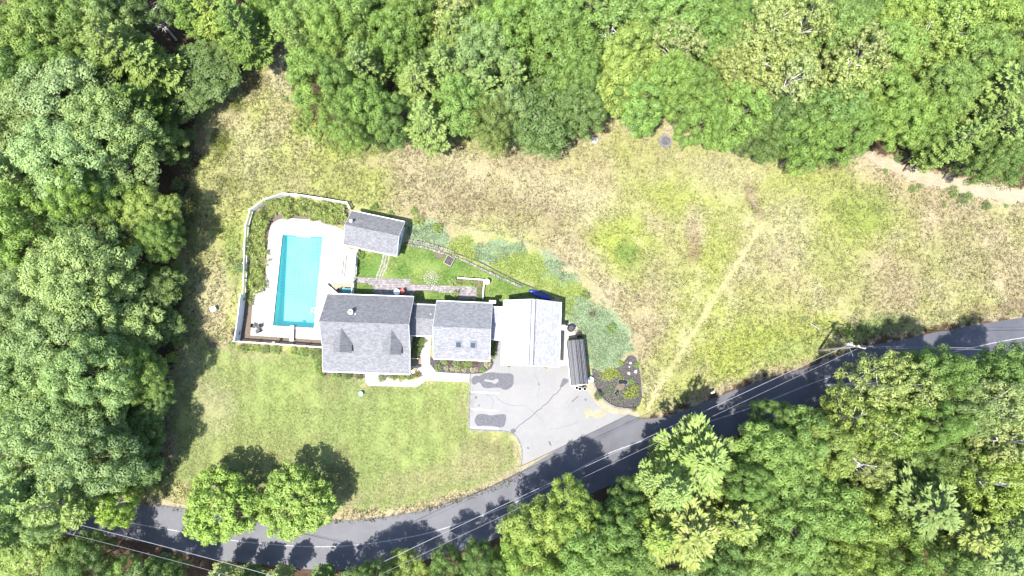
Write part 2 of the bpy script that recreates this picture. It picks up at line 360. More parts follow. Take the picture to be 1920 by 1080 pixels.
me = bpy.data.meshes.new('ground'); me.vertices.add(len(V)); me.vertices.foreach_set('co', V.astype(np.float32).ravel())
me.loops.add(F.size); me.loops.foreach_set('vertex_index', F.astype(np.int32).ravel())
me.polygons.add(len(F)); me.polygons.foreach_set('loop_start', np.arange(0, F.size, 4, dtype=np.int32)); me.update(calc_edges=True)
at = me.attributes.new('tint', 'FLOAT_COLOR', 'POINT'); at.data.foreach_set('color', np.concatenate([GC.reshape(-1,3), np.ones((len(V),1))], 1).astype(np.float32).ravel())
m, nt, b = newmat('meadow_ground'); a_ = nt.nodes.new('ShaderNodeAttribute'); a_.attribute_name = 'tint'
n = noise(nt, 3.2, 8, 'Object', .75); n2 = noise(nt, 11, 5, 'Object', .7)
o = mixc(nt, 1.0, a_.outputs['Color'], ramp(nt, n.outputs[0], .3, .7, (.55,.6,.62), (1.5,1.42,1.35)).outputs[0], 'MULTIPLY')
o = mixc(nt, 1.0, o, ramp(nt, n2.outputs[0], .35, .65, (.7,.72,.7), (1.3,1.28,1.25)).outputs[0], 'MULTIPLY')
nt.links.new(o, b.inputs['Base Color']); b.inputs['Roughness'].default_value = .95; b.inputs['Specular IOR Level'].default_value = .1
bump(nt, b, n2.outputs[0], .8, .08)
tag(link('ground', me, m), kind='structure')

# ------------------------------------------------------------------ road, driveway, walks
RL = [(2100,652),(1920,672),(1800,692),(1700,712),(1560,752),(1450,790),(1340,832),(1223,880),(1120,920),(1030,965),(947,1003),(893,1023),(840,1040),(760,1056),(660,1067),(589,1068),(497,1059),(370,1044),(279,1019),(180,1003),(82,1000),(-120,965)]
ru = smooth(PP(RU), 4) + PP([(1053,838),(1180,777)]) + smooth(PP(RU2), 4); rl = smooth(PP(RL), 4)
MB().prism(ru + rl, -.1, .012).build('road', M['asphalt'], kind='structure')
DRIVE = [(883,702),(886,690),(921,690),(926,660),(926,637),(941,637),(941,680),(1000,684),(1046,688),(1052,684),(1066,680),(1070,722),(1094,722),(1100,728),(1107,742),(1118,757),(1133,770),(1150,776),(1180,777),
         (1053,838),(975,875),(978,850),(976,838),(970,822),(960,812),(945,808),(927,807),(884,805),(880,801)]
MB().prism(PP(DRIVE), -.1, .022).build('driveway', M['drive'], kind='structure')
def sheet(name, pts, z, mat, t=.01, sm=0, **kw):
    P = PP(pts);
    if sm: P = smooth(P, sm, True)
    return MB().prism(P, z-t, z).build(name, mat, **(kw or dict(kind='structure')))
# patches and lines on the driveway
SEAL = smooth(PP([(884,716),(884,711),(888,706),(894,704),(898,705),(905,701),(913,699),(925,698),(940,700),(955,700),(962,703),(963,712),(962,722),(957,727),(950,731),(943,730),(938,727),(925,727),(912,728),(905,725),(901,719),(897,717),(891,721),(886,720)]), 3, True)
hole = smooth(PP([(908,714),(909,711),(916,712),(925,713),(930,710),(935,712),(933,717),(927,720),(922,717),(913,716)]), 2, True)
MB().prism(SEAL, .016, .0265).build('seal_patch', M['patch'], label=None, kind='structure')
MB().prism(hole, .016, .031).build('driveway_patch', M['drive'], kind='structure')
sheet('seal_patch', [(890,790),(893,780),(900,776),(912,777),(920,779),(935,777),(948,778),(948,790),(944,800),(935,801),(925,799),(905,798),(896,799)], .0265, M['patch'], sm=3)
for a, b_ in (((883,734.5),(936,737.5)), ((883,767),(935,770.5)), ((883,801),(935,803.5))):
    sheet('parking_line', [(a[0],a[1]-1),(b_[0],b_[1]-1),(b_[0],b_[1]+1),(a[0],a[1]+1)], .030, M['paint_line'])
cr = smooth([(1066,712),(1056,722),(1046,735),(1040,742),(1025,757),(1010,770),(992,784),(975,797),(963,807)], 3)
cr = [(p[0]+rng.normal()*1.0, p[1]+rng.normal()*1.0) for p in cr]
def ribbon(pts, w0, w1=None):
    P = [np.array(p) for p in pts]; L = []; Rr = []
    for k in range(len(P)):
        d = P[min(k+1,len(P)-1)] - P[max(k-1,0)]; d = d/ (np.linalg.norm(d)+1e-9); nrm = np.array((-d[1], d[0])); ww = w0 + ((w1 or w0)-w0)*k/(len(P)-1)
        L.append(tuple(P[k]+nrm*ww)); Rr.append(tuple(P[k]-nrm*ww))
    return L + Rr[::-1]
MB().prism(ribbon(PP(cr), .045), .016, .0262).build('driveway_crack', M['crack'], kind='structure')
sheet('seal_patch', [(1049,727),(1054,713),(1057,709),(1065,711),(1066,716),(1058,722)], .0268, M['patch'])
sheet('seal_patch', [(957,806),(963,803),(968,808),(964,812),(959,811)], .0268, M['patch'])
sheet('driveway_crack', [(1028,828),(1031,827),(1034,834),(1032,836)], .0268, M['crack'])
sheet('driveway_crack', [(1072,752),(1084,742),(1085,743),(1073,754)], .0268, M['crack'])
for (px, py, r_) in ((1098,749,3),(893,745,2.5),(898,760,2),(1080,700,2),(905,690,2.5),(1010,720,2),(1170,805,2),(990,840,2),(1120,800,1.5)):
    ang_ = random.random()*6; sheet('oil_stain', [(px+r_*random.uniform(.6,1.2)*math.cos(ang_+k*.9), py+r_*random.uniform(.6,1.2)*math.sin(ang_+k*.9)) for k in range(7)], .0262, M['patch'], sm=2)
for pts_ in ([(930,745),(955,760),(985,762),(1020,790)],[(1000,700),(1012,722),(1008,745)],[(1085,790),(1060,800),(1030,806)],[(910,735),(925,752),(921,768)]):
    q_ = [(p[0]+rng.normal()*.8, p[1]+rng.normal()*.8) for p in smooth(pts_, 5)]; MB().prism(ribbon(PP(q_), .022, .01), .016, .0255).build('driveway_crack', M['patch'], kind='structure')
seam = PP([(975,875),(1053,838),(1180,777)]); MB().prism(ribbon(seam, .05), .01, .0275).build('driveway_seam', M['crack'], kind='structure')
sheet('sand_patch', [(1098,768),(1106,766),(1113,771),(1120,768),(1130,769),(1137,777),(1128,782),(1118,785),(1106,779),(1102,786),(1096,778)], .0275, M['sand'], sm=3)
cl = smooth(PP([(-100,925),(100,957),(270,985),(360,1000),(450,1015),(560,1024),(640,1024),(720,1015),(800,1000),(880,975),(960,945),(1040,905),(1130,855),(1220,822),(1300,800),(1420,760),(1560,706),(1700,680),(1900,636),(2100,612)]), 5)
MB().prism(ribbon(cl, .055), .004, .0165).build('road_centre_line', M['line_faint'], kind='structure')
el = ribbon(smooth(PP(RU), 4), .09); MB().prism(el, .002, .018).build('road_edge', M['crack'], kind='structure')
# grass lip along driveway edge (raised bituminous kerb)
kb = smooth(PP([(881,700),(880,750),(879,800),(884,806),(927,808),(946,809),(961,813),(971,823),(977,838),(979,852),(977,874)]), 2)
MB().prism(ribbon(kb, .07), -.05, .09).build('driveway_kerb', M['stone'], kind='structure')
# front walk
WALK = [(685,698),(685,715.8),(690.8,722.9),(781.5,726),(798.4,713.8),(879.7,716.5),(880.4,701.6),(818,697.5),(806.3,683.3),(806.6,668),(808,640),(808,632),(796,632),(795.7,643),(794.5,651),(788,660),(781.5,671),(780,685),(782,697),(790,700),(789,706),(778,712),(728,709.7),(728,697)]
sheet('front_walk', WALK, .06, M['walk'], t=.16)
sheet('dirt_track', [tuple(p) for p in []] or [(1614,287),(1640,284),(1672,298),(1700,312),(1745,324),(1800,336),(1860,346),(1920,357),(2080,380),(2080,402),(1920,384),(1850,372),(1790,360),(1730,346),(1680,328),(1640,308)], .006, M['sand'], t=.05, sm=3)
# sandy apron by the rock garden
sheet('gravel_apron', [(1100,716),(1107,712),(1113,722),(1122,738),(1134,752),(1150,763),(1170,767),(1192,769),(1200,778),(1196,782),(1180,777),(1150,776),(1133,770),(1118,757),(1107,742),(1100,728)], .018, M['sand'], t=.1)
# pad beside the garage
sheet('side_pad', [(1049,622),(1062,612),(1064,605),(1074,604),(1082,612),(1087,624),(1082,632),(1064,634),(1067,684),(1049,686)], .03, M['walk'], t=.1)

# ------------------------------------------------------------------ pool
deckP = smooth(PP([(497,538),(500,500),(503,455),(506,432),(513,418),(532,410),(565,411),(599,414),(625,422),(645,432)]), 4) + PP([(655,466),(668,469),(664,531),(619,533),(615,560),(606,600),(605,638),(470,629),(476,539)])
outer = deckP; inner = POOL
def ring_mesh(outer, inner, z0, z1):
    import bmesh
    bm = bmesh.new()
    def loop(pts): vs_ = [bm.verts.new((p[0], p[1], z1)) for p in pts]; return [bm.edges.new((vs_[i], vs_[(i+1) % len(vs_)])) for i in range(len(vs_))]
    e1, e2 = loop(outer), loop(inner)
    bmesh.ops.triangle_fill(bm, edges=e1+e2, use_beauty=True)
    bmesh.ops.recalc_face_normals(bm, faces=bm.faces[:])
    if bm.faces[0].normal.z < 0: bmesh.ops.reverse_faces(bm, faces=bm.faces[:])
    for e in e1 + e2:
        a, b = e.verts; c = bm.verts.new((a.co.x, a.co.y, z0)); d = bm.verts.new((b.co.x, b.co.y, z0)); bm.faces.new((a, b, d, c))
    me = bpy.data.meshes.new('deck'); bm.to_mesh(me); bm.free(); return me
tag(link('pool_deck', ring_mesh(outer, inner, -.3, .12), M['concrete']), kind='structure')
def inset(poly, d):
    c = np.mean(poly, 0); return [tuple(np.array(p) + np.sign(c-np.array(p))*d) for p in poly]
M['coping'] = surf('pale_coping', (.23,.22,.20), (.27,.26,.24), 3, .8, .1)
cop = link('pool_coping', ring_mesh(inset(POOL, -.3), inset(POOL, .03), .1, .155), M['coping']); tag(cop, kind='structure')
# basin
bas = MB(); top = [(p[0], p[1], .1) for p in POOL]; bot = [(p[0], p[1], (-1.1 if k < 2 else -2.3)) for k, p in enumerate(POOL)]
bas.add(top+bot, [(0,4,5,1),(1,5,6,2),(2,6,7,3),(3,7,4,0),(4,7,6,5)])
m, nt, b = newmat('pool_liner'); tc = nt.nodes.new('ShaderNodeTexCoord'); mp = nt.nodes.new('ShaderNodeMapping'); nt.links.new(tc.outputs['Object'], mp.inputs[0]); mp.inputs['Rotation'].default_value = (0,0,R_(-4))
br = nt.nodes.new('ShaderNodeTexBrick'); nt.links.new(mp.outputs[0], br.inputs[0]); br.offset = 0; br.inputs['Scale'].default_value = 1; br.inputs['Brick Width'].default_value = .55; br.inputs['Row Height'].default_value = .42
br.inputs['Mortar Size'].default_value = .05; br.inputs['Mortar Smooth'].default_value = 1; br.inputs['Color1'].default_value = (.055,.24,.25,1); br.inputs['Color2'].default_value = (.075,.28,.29,1); br.inputs['Mortar'].default_value = (.15,.40,.42,1)
nz = noise(nt, .3, 3); o = mixc(nt, ramp(nt, nz.outputs[0], .38, .62, (0,0,0), (.85,.85,.85)).outputs[0], br.outputs[0], (.13,.36,.32))
nt.links.new(o, b.inputs['Base Color']); M['liner'] = m
bas.build('pool_basin', m, kind='structure')
m, nt, b = newmat('pool_water'); out = nt.nodes['Material Output']; b.inputs['Base Color'].default_value = (.03,.24,.27,1); b.inputs['Roughness'].default_value = .05
tr = nt.nodes.new('ShaderNodeBsdfTransparent'); tr.inputs[0].default_value = (.70,.96,.95,1); gl = nt.nodes.new('ShaderNodeBsdfGlossy'); gl.inputs['Roughness'].default_value = .03
fr = nt.nodes.new('ShaderNodeFresnel'); fr.inputs[0].default_value = 1.33; mx = nt.nodes.new('ShaderNodeMixShader'); mx2 = nt.nodes.new('ShaderNodeMixShader'); mx2.inputs[0].default_value = .22
nt.links.new(tr.outputs[0], mx2.inputs[1]); nt.links.new(b.outputs[0], mx2.inputs[2]); nt.links.new(fr.outputs[0], mx.inputs[0]); nt.links.new(mx2.outputs[0], mx.inputs[1]); nt.links.new(gl.outputs[0], mx.inputs[2]); nt.links.new(mx.outputs[0], out.inputs[0])
wn = noise(nt, 2.5, 3); bp = nt.nodes.new('ShaderNodeBump'); bp.inputs['Strength'].default_value = .35; bp.inputs['Distance'].default_value = .05
nt.links.new(wn.outputs[0], bp.inputs['Height']); nt.links.new(bp.outputs[0], gl.inputs['Normal']); nt.links.new(bp.outputs[0], fr.inputs['Normal'])
wt = MB(); P = inset(POOL, .02); wt.add([(p[0], p[1], -.02) for p in P], [(3,2,1,0)]); 
wo = wt.build('pool_water', m, kind='structure')
def at(px, py, z=0.0): u = U(px, py, z); return (u[0], u[1], z)
DK = .12
# diving board
o = empty('diving_board', at(549,632,DK), R_(0), 'white diving board jutting over the pool\'s lower end', 'diving board')
MB().box(-.24,.24,-.55,1.45,.42,.48).build('board', M['white'], o)
for s in (-.2,.14): MB().box(s,s+.06,-.45,.35,0,.42).build('stand', M['galv'], o)
# ladder
o = empty('pool_ladder', at(590,586,DK), R_(-4), 'pale pool ladder on the pool edge nearest the house', 'ladder')
for s in (0,.5): MB().tube([(.5,s,0),(.5,s,.7),(.3,s,.85),(0,s,.85),(-.35,s,.6),(-.4,s,-.6)], .03, 8).build('rail', M['white'], o)
for k in range(3): MB().box(-.46,-.34,0,.5,-.1-k*.22,-.06-k*.22).build('step', M['white'], o)
MB().box(.0,1.1,.1,.5,.0,.03).build('mat', M['white'], o)
# step slab at the top end
o = MB().box(-.95,.95,-.12,.16,.036,.09).build('pool_step', M['coping'], loc=at(570,443,DK), rz=R_(-3)); tag(o, kind='structure')
# raised spa platform
o = empty('spa_platform', at(629,498,DK), R_(-4), 'low white square spa platform on the deck right of the pool', 'spa')
MB().box(-1.35,1.35,-1.4,1.4,0,.16).build('base', M['concrete'], o)
MB().box(-1.05,1.05,-1.1,1.1,.16,.42).build('spa_cover', M['white'], o)
MB().box(-.03,.03,-1.1,1.1,.42,.45).build('cover_seam', M['siding'], o)
# heater cabinet
o = empty('pool_heater', at(664,494,DK), R_(-4), 'white equipment cabinet against the short fence right of the spa', 'cabinet')
MB().box(-.28,.28,-.55,.55,0,.9).build('body', M['white'], o); MB().box(-.31,.31,-.58,.58,.9,.95).build('lid', M['siding'], o)
# lounger, bin
def lounger(loc, rz, label, mat, group=None):
    o = empty('sun_lounger', loc, rz, label, 'lounger', group)
    MB().box(-.32,.32,-1.0,.35,.3,.36).build('seat', mat, o)
    MB().quadslab((-.32,.35,.36),(.32,.35,.36),(.32,.9,.8),(-.32,.9,.8),.06).build('backrest', mat, o)
    for x in (-.3,.26):
        for y in (-.95,.3): MB().box(x,x+.04,y,y+.04,0,.3).build('leg', M['galv'], o)
    return o
lounger(at(621,545,DK), R_(50), 'white sun lounger at the pool corner of the main house', M['white'])
def chair(loc, rz, label, mat, group=None, cat='chair'):
    o = empty('patio_chair', loc, rz, label, cat, group)
    MB().box(-.24,.24,-.24,.24,.42,.46).build('seat', mat, o)
    MB().box(-.24,.24,.22,.27,.46,.95).build('backrest', mat, o)
    for x in (-.24,.20):
        for y in (-.24,.2): MB().box(x,x+.04,y,y+.04,0,.42).build('leg', mat, o)
    for x in (-.28,.24): MB().box(x,x+.04,-.24,.24,.62,.66).build('armrest', mat, o)
    return o
chair(at(638,546,DK), R_(40), 'black folded chair beside the white lounger by the house corner', M['dark'])
chair(at(478,611.5,DK), R_(80), 'black deck chair by lower left deck corner, upper left of three', M['dark'], 'black chairs on the pool deck')
chair(at(487,612.5,DK), R_(-80), 'black deck chair by lower left deck corner, upper right of three', M['dark'], 'black chairs on the pool deck')
chair(at(486,621,DK), R_(200), 'black deck chair by lower left deck corner, lowest of three', M['dark'], 'black chairs on the pool deck')
o = empty('storage_box', at(653,547,0), R_(-2), 'dark teal storage box against the back wall of the main house', 'box')
MB().box(-.65,.65,-.35,.35,0,.6).build('body', M['teal'], o); MB().box(-.68,.68,-.38,.38,.6,.67).build('lid', M['teal'], o)
# patio table + red chair
o = empty('round_table', at(745.5,549,.05), 0, 'small round white table on the shaded paver patio', 'table')
MB().cyl(0,0,.7,.74,.42,20).build('table_top', M['white'], o); MB().cyl(0,0,0,.7,.04,8).build('leg', M['galv'], o); MB().cyl(0,0,0,.03,.22,12).build('foot', M['galv'], o)
chair(at(755.5,547,.05), R_(-60), 'red patio chair beside the small round white table', M['red'])
chair(at(762,551,.05), R_(-160), 'dark patio chair in the shade right of the red chair', M['dark'])
o = tag(MB().prism(PP([(620,532),(664,531),(664,552),(613,552)]), -.05, .02).build('gravel_bed', M['sand']), kind='structure')

# mulch strip around the deck, beds
sheet('mulch_strip', [(461,560),(476,548),(471,629),(605,638),(607,651),(449,642)], .02, M['soil'], t=.05)
sheet('bed_soil', [(470,400),(500,380),(536,371),(655,390),(650,425),(600,412),(532,408),(510,420),(500,450),(496,540),(477,540),(464,555),(466,430)], .015, M['soil'], t=.05)

# ------------------------------------------------------------------ fences
def fence(name, pts, h, label, solid, bay=2.3, group=None, cat='fence'):
    P = [np.array(U(*p)) for p in pts]; o = empty(name, (P[0][0], P[0][1], 0), 0, label, cat, group); O = P[0]
    post = MB().box(-.07,.07,-.07,.07,0,h+.12).mesh('post')
    cap = MB().add([(-.1,-.1,h+.12),(.1,-.1,h+.12),(.1,.1,h+.12),(-.1,.1,h+.12),(0,0,h+.22)], [(0,1,4),(1,2,4),(2,3,4),(3,0,4),(3,2,1,0)]).mesh('post_cap')
    for k in range(len(P)-1):
        A, B = P[k]-O, P[k+1]-O; L = np.linalg.norm(B-A); nb = max(1, round(L/bay)); ang = math.atan2(*(B-A)[::-1])
        for q in range(nb + (1 if k == len(P)-2 else 0)):
            p = A + (B-A)*q/nb
            po = link('post', post, M['white'], o, (p[0], p[1], 0), ang); link('post_cap', cap, M['white'], po)
        for q in range(nb):
            p0 = A + (B-A)*q/nb; bl = L/nb; cx_, cy_ = p0 + (B-A)/nb/2
            for z in (.15, h-.12): MB().box(-bl/2+.075, bl/2-.075, -.045, .045, z, z+.1).build('rail', M['white'], o, (cx_, cy_, 0), ang)
            pk = MB()
            if solid: pk.box(-bl/2+.076, bl/2-.076, -.02, .02, .26, h-.125)
            else:
                n_ = int(bl/.16)
                for z in range(n_): xx = -bl/2 + (z+.5)*bl/n_; pk.box(xx-.045, xx+.045, .046, .066, .05, h+.05)
            kk = pk.build('infill_panel' if solid else 'picket_panel', M['white'], o, (cx_, cy_, 0), ang)
            if not solid: kk['kind'] = 'stuff'
    return o
fence('white_fence', smooth([(659,394),(654,384),(608,376),(561,369),(536,367),(501,378),(475,397),(467,426),(464,470),(463,523),(461,556)], 1), 1.25, 'white picket fence curving around the planted bed north and west of the pool', False)
fence('privacy_fence', [(461,556),(456,600),(450,641)], 2.0, 'taller solid white fence left of the lower pool deck', True)
fence('white_fence', [(450,641),(521,646),(607,652)], 1.3, 'straight white fence along the front side of the pool enclosure', False)
fence('white_fence', [(672,464),(669,500),(668,519)], 1.25, 'short white fence from the pool house down to the pavers', False)
fence('white_fence', [(664,530),(663,553)], 1.25, 'two-post white fence stub between the pavers and the main house', False)
o = empty('round_post_cap', at(521,645,0), 0, 'small round white post cap at the middle of the front pool fence', 'lamp')
MB().cyl(0,0,0,1.5,.04,8).build('pole', M['white'], o); MB().lathe(0,0,[(.08,1.5),(.2,1.6),(.2,1.75),(.05,1.85)]).build('lamp_shade', M['white'], o)  # round head is the fence post cap, not a light

# ------------------------------------------------------------------ buildings
class Bld:
    def __init__(s, name, cpx, ang, label, cat):
        s.a = R_(ang); s.c = np.array(U(*cpx)); s.o = empty(name, (s.c[0], s.c[1], 0), s.a, label, cat)
    def L(s, px, py, z):
        d = np.array(U(px, py, z)) - s.c; c, q = math.cos(s.a), math.sin(s.a)
        return (d[0]*c + d[1]*q, -d[0]*q + d[1]*c)
def av(*a): return sum(a)/len(a)
def window(B, x, y, z, w, h, nrm, name='window'):
    """nrm: 'N','S','E','W' wall face"""
    d = .03; t = {'N':(0,1),'S':(0,-1),'E':(1,0),'W':(-1,0)}[nrm]
    pane, fr = MB(), MB()
    def bx(mb, u0, u1, z0, z1, e0, e1):
        if t[0] == 0: mb.box(x+u0, x+u1, min(y+t[1]*e0, y+t[1]*e1), max(y+t[1]*e0, y+t[1]*e1), z0, z1)
        else: mb.box(min(x+t[0]*e0, x+t[0]*e1), max(x+t[0]*e0, x+t[0]*e1), y+u0, y+u1, z0, z1)
    bx(pane, -w/2, w/2, z, z+h, -.05, .02)
    for (u0,u1,z0,z1) in ((-w/2-.08,-w/2,z-.08,z+h+.08),(w/2,w/2+.08,z-.08,z+h+.08),(-w/2,w/2,z+h,z+h+.08),(-w/2,w/2,z-.08,z),(-w/2,w/2,z+h/2-.02,z+h/2+.02)):
        bx(fr, u0, u1, z0, z1, -.05, .05)
    p = pane.build(name, M['glass'] if name == 'window' else M['white'], B.o); fr.build('frame', M['white'], p); return p
def gable_x(B, x0, x1, yb, yr, yf, zb, zr, zf, mat, wall=True, over=.3, kink=None, capmat=None, xr0=None, xr1=None):
    """ridge along local x; yb north eave, yf south eave; kink=(y,z) bend in the south slope"""
    t = .14
    MB().quadslab((x0,yr,zr),(x1,yr,zr),(x1,yb,zb),(x0,yb,zb),t).build('roof', mat, B.o)
    if kink:
        MB().quadslab((x0,kink[0],kink[1]),(x1,kink[0],kink[1]),(x1,yr,zr),(x0,yr,zr),t).build('roof', mat, B.o)
        MB().quadslab((x0,yf,zf),(x1,yf,zf),(x1,kink[0],kink[1]),(x0,kink[0],kink[1]),t).build('porch_roof', mat, B.o)
    else: MB().quadslab((x0,yf,zf),(x1,yf,zf),(x1,yr,zr),(x0,yr,zr),t).build('roof', mat, B.o)
    rc = MB(); rc.quadslab((x0,yr-.13,zr-.13*(zr-(kink or (yf,zf))[1])/(yr-(kink or (yf,zf))[0])+.025),(x1,yr-.13,zr-.13*(zr-(kink or (yf,zf))[1])/(yr-(kink or (yf,zf))[0])+.025),(x1,yr,zr+.03),(x0,yr,zr+.03),.02)
    rc.quadslab((x0,yr,zr+.03),(x1,yr,zr+.03),(x1,yr+.13,zr-.13*(zr-zb)/(yb-yr)+.025),(x0,yr+.13,zr-.13*(zr-zb)/(yb-yr)+.025),.02); rc.build('ridge_cap', capmat or mat, B.o)
    # gutters and barge boards
    for (y, z, s) in ((yb, zb, 1), (yf, zf, -1)):
        MB().box(x0, x1, min(y+s*.002, y+s*.1), max(y+s*.002, y+s*.1), z-t-.02, z-.03).build('gutter', M['white'], B.o)
    for (x, s) in ((x0, -1), (x1, 1)):
        e0, e1 = (x-.03, x-.003) if s < 0 else (x+.003, x+.03)
        pts = [(yb,zb),(yr,zr)] + ([kink] if kink else []) + [(yf,zf)]; mb = MB()
        for (ya,za),(yc,zc) in zip(pts[:-1], pts[1:]):
            mb.add([(e0,ya,za-.02),(e1,ya,za-.02),(e1,yc,zc-.02),(e0,yc,zc-.02),(e0,ya,za-.22),(e1,ya,za-.22),(e1,yc,zc-.22),(e0,yc,zc-.22)],
                   [(0,1,2,3),(7,6,5,4),(0,4,5,1),(1,5,6,2),(2,6,7,3),(3,7,4,0)])
        mb.build('barge_board', M['white'], B.o)
    if wall:
        sl = (zr-zb)/(yb-yr); yw = yb-over; zw = zb + sl*over - t - .01
        if kink: ys, zs = kink[0]+.05, kink[1]-t-.02
        else: ys = yf+over; zs = zf + (zr-zf)/(yr-yf)*over - t - .01
        X0, X1 = x0+over, x1-over
        pr = [(yw,0),(yw,zw),(yr,zr-t-.03),(ys,zs),(ys,0)]; n = len(pr)
        V_ = [(X0,p[0],p[1]) for p in pr] + [(X1,p[0],p[1]) for p in pr]
        MB().add(V_, [tuple(range(n)), tuple(range(2*n-1, n-1, -1))] + [(i, n+i, n+(i+1)%n, (i+1)%n) for i in range(n)]).build('wall', M['siding'], B.o)
        return X0, X1, yw, ys
A = Bld('main_house', (690,625), -2.0, 'grey shingled main house with two roof dormers right of the pool', 'house')
zb, zr, zk, zf = 3.1, 6.1, 3.8, 2.7
x0 = av(A.L(611.5,550.7,zb)[0], A.L(607.8,695,zf)[0]); x1 = av(A.L(774,557,zb)[0], A.L(770.2,702.6,zf)[0])
yb = av(A.L(611.5,550.7,zb)[1], A.L(774,557,zb)[1]); yr = av(A.L(602,601.7,zr)[1], A.L(769,608.9,zr)[1]); yf = av(A.L(607.8,695,zf)[1], A.L(770.2,702.6,zf)[1]); yk = A.L(607,648,zk)[1]
w0, w1, wn_, ws_ = gable_x(A, x0, x1, yb, yr, yf, zb, zr, zf, M['shingle_grey'], kink=(yk, zk))
for k in range(6):
    xx = w0 + .1 + (w1-w0-.2)*k/5; MB().box(xx-.07,xx+.07,yf+.25,yf+.39,.2,2.62).build('porch_post', M['white'], A.o)
MB().box(w0, w1, yf+.2, ws_-.002, 0, .2).build('porch_floor', M['wood'], A.o)
for xx in (w0+1.5, w0+3.2, w1-3.2, w1-1.5): window(A, xx, ws_, 1.0, .9, 1.3, 'S')
window(A, (w0+w1)/2, ws_, .25, 1.0, 2.05, 'S', 'door')
for yy in (yr+1.4, yr-.8): window(A, w1, yy, 1.0, .9, 1.3, 'E'); window(A, w0, yy, 1.0, .9, 1.3, 'W')
window(A, w1, yr, 3.4, .8, 1.0, 'E'); window(A, w0, yr, 3.4, .8, 1.0, 'W')
for k in range(4): window(A, w0+1.4+k*(w1-w0-2.8)/3, wn_, 1.0, .9, 1.2, 'N')
def roofz(y): return zr - (yr-y)*(zr-zk)/(yr-yk) if y > yk else zk - (yk-y)*(zk-zf)/(yk-yf)
for (rx, ry, fx, fy) in ((639.8,615,636,660.4),(734.6,618.7,730.4,665)):
    dz = 5.6; yfront = A.L(fx, fy, 4.6)[1]; xc = av(A.L(rx,ry,dz)[0], A.L(fx,fy,dz)[0])
    hw = 1.16; ze = 4.2; yrt = yr - (zr-dz)*(yr-yk)/(zr-zk); yet = yr - (zr-ze)*(yr-yk)/(zr-zk)
    d = MB()
    d.quadslab((xc,yfront,dz),(xc+hw,yfront,ze),(xc+hw,yet,ze),(xc,yrt,dz),.09); d.quadslab((xc-hw,yfront,ze),(xc,yfront,dz),(xc,yrt,dz),(xc-hw,yet,ze),.09)
    dm = MB(); yw_ = yfront+.16; hw2 = hw-.14; zb_ = roofz(yw_)-.2
    dm.add([(xc-hw2,yw_,zb_),(xc+hw2,yw_,zb_),(xc+hw2,yw_,ze-.0),(xc,yw_,dz-.12),(xc-hw2,yw_,ze-.0),(xc-hw2,yet-.05,ze-.1),(xc+hw2,yet-.05,ze-.1),(xc,yrt,dz-.15)],
           [(0,1,2,3,4),(1,6,2),(0,4,5),(2,6,7,3),(4,3,7,5),(0,5,6,1)])
    do = dm.build('dormer', M['siding'], A.o); d.build('dormer_roof', M['shingle_grey'], do)
    wp = MB().box(xc-.35,xc+.35,yw_-.03,yw_+.02,roofz(yw_)+.25,ze-.02).build('window', M['glass'], do)
# vents
def pipe(B, px, py, z, r, h, name='vent_pipe', mat=None, cap=False):
    x, y = B.L(px, py, z+h); mb = MB().cyl(x, y, z-.25, z+h, r, 12)
    o = mb.build(name, mat or M['white'], B.o); return x, y, o
x, y, o = pipe(A, 657.4, 585, 4.75, .2, .75, 'chimney')
MB().lathe(x, y, [(.32,5.5),(.32,5.62),(.14,5.66)], 14).build('chimney_cap', M['white'], o); MB().cyl(x, y, 5.665, 5.70, .13, 12).build('flue_opening', M['dark'], o)
pipe(A, 666, 589, 4.9, .06, .35); pipe(A, 640, 568, 3.95, .05, .25, mat=M['dark'])
# east steps
for k in range(3): MB().box(w1+.002+k*.3, w1+1.2-(0), -3.9+.01*k, -3.0-.01*k, 0 , .2+.0*k).build('step', M['wood'], A.o) if k == 0 else None
for yy in (A.L(775,672,1)[1], A.L(775,688,1)[1]):
    rl_ = MB().box(w1, w1+1.0, yy-.04, yy+.04, .85, .95); rl_.box(w1+.92, w1+1.0, yy-.04, yy+.04, 0, .85); rl_.build('handrail', M['white'], A.o)

B2 = Bld('breezeway', (793,600), -2.0, 'low shingled breezeway joining the main house to the skylit wing', 'building')
zb, zr, zf = 2.7, 3.9, 2.7
x0 = B2.L(768,600,zf)[0]; x1 = B2.L(822,600,zf)[0]; yb = av(B2.L(790,571,zb)[1], B2.L(817,572.4,zb)[1]); yr = B2.L(800,597,zr)[1]; yf = B2.L(800,629.6,zf)[1]
a0, a1, an, as_ = gable_x(B2, x0, x1, yb, yr, yf, zb, zr, zf, M['shingle_grey'])
window(B2, (a0+a1)/2-.6, as_, .1, .95, 2.05, 'S', 'door'); window(B2, (a0+a1)/2+.9, as_, 1.0, .8, 1.1, 'S'); window(B2, (a0+a1)/2, an, 1.0, 1.2, 1.1, 'N')
MB().box((a0+a1)/2-1.3,(a0+a1)/2+.3,as_-.9,as_-.002,0,.15).build('step', M['walk'], B2.o)
pipe(B2, 808, 589, 3.4, .05, .35, mat=M['white'])

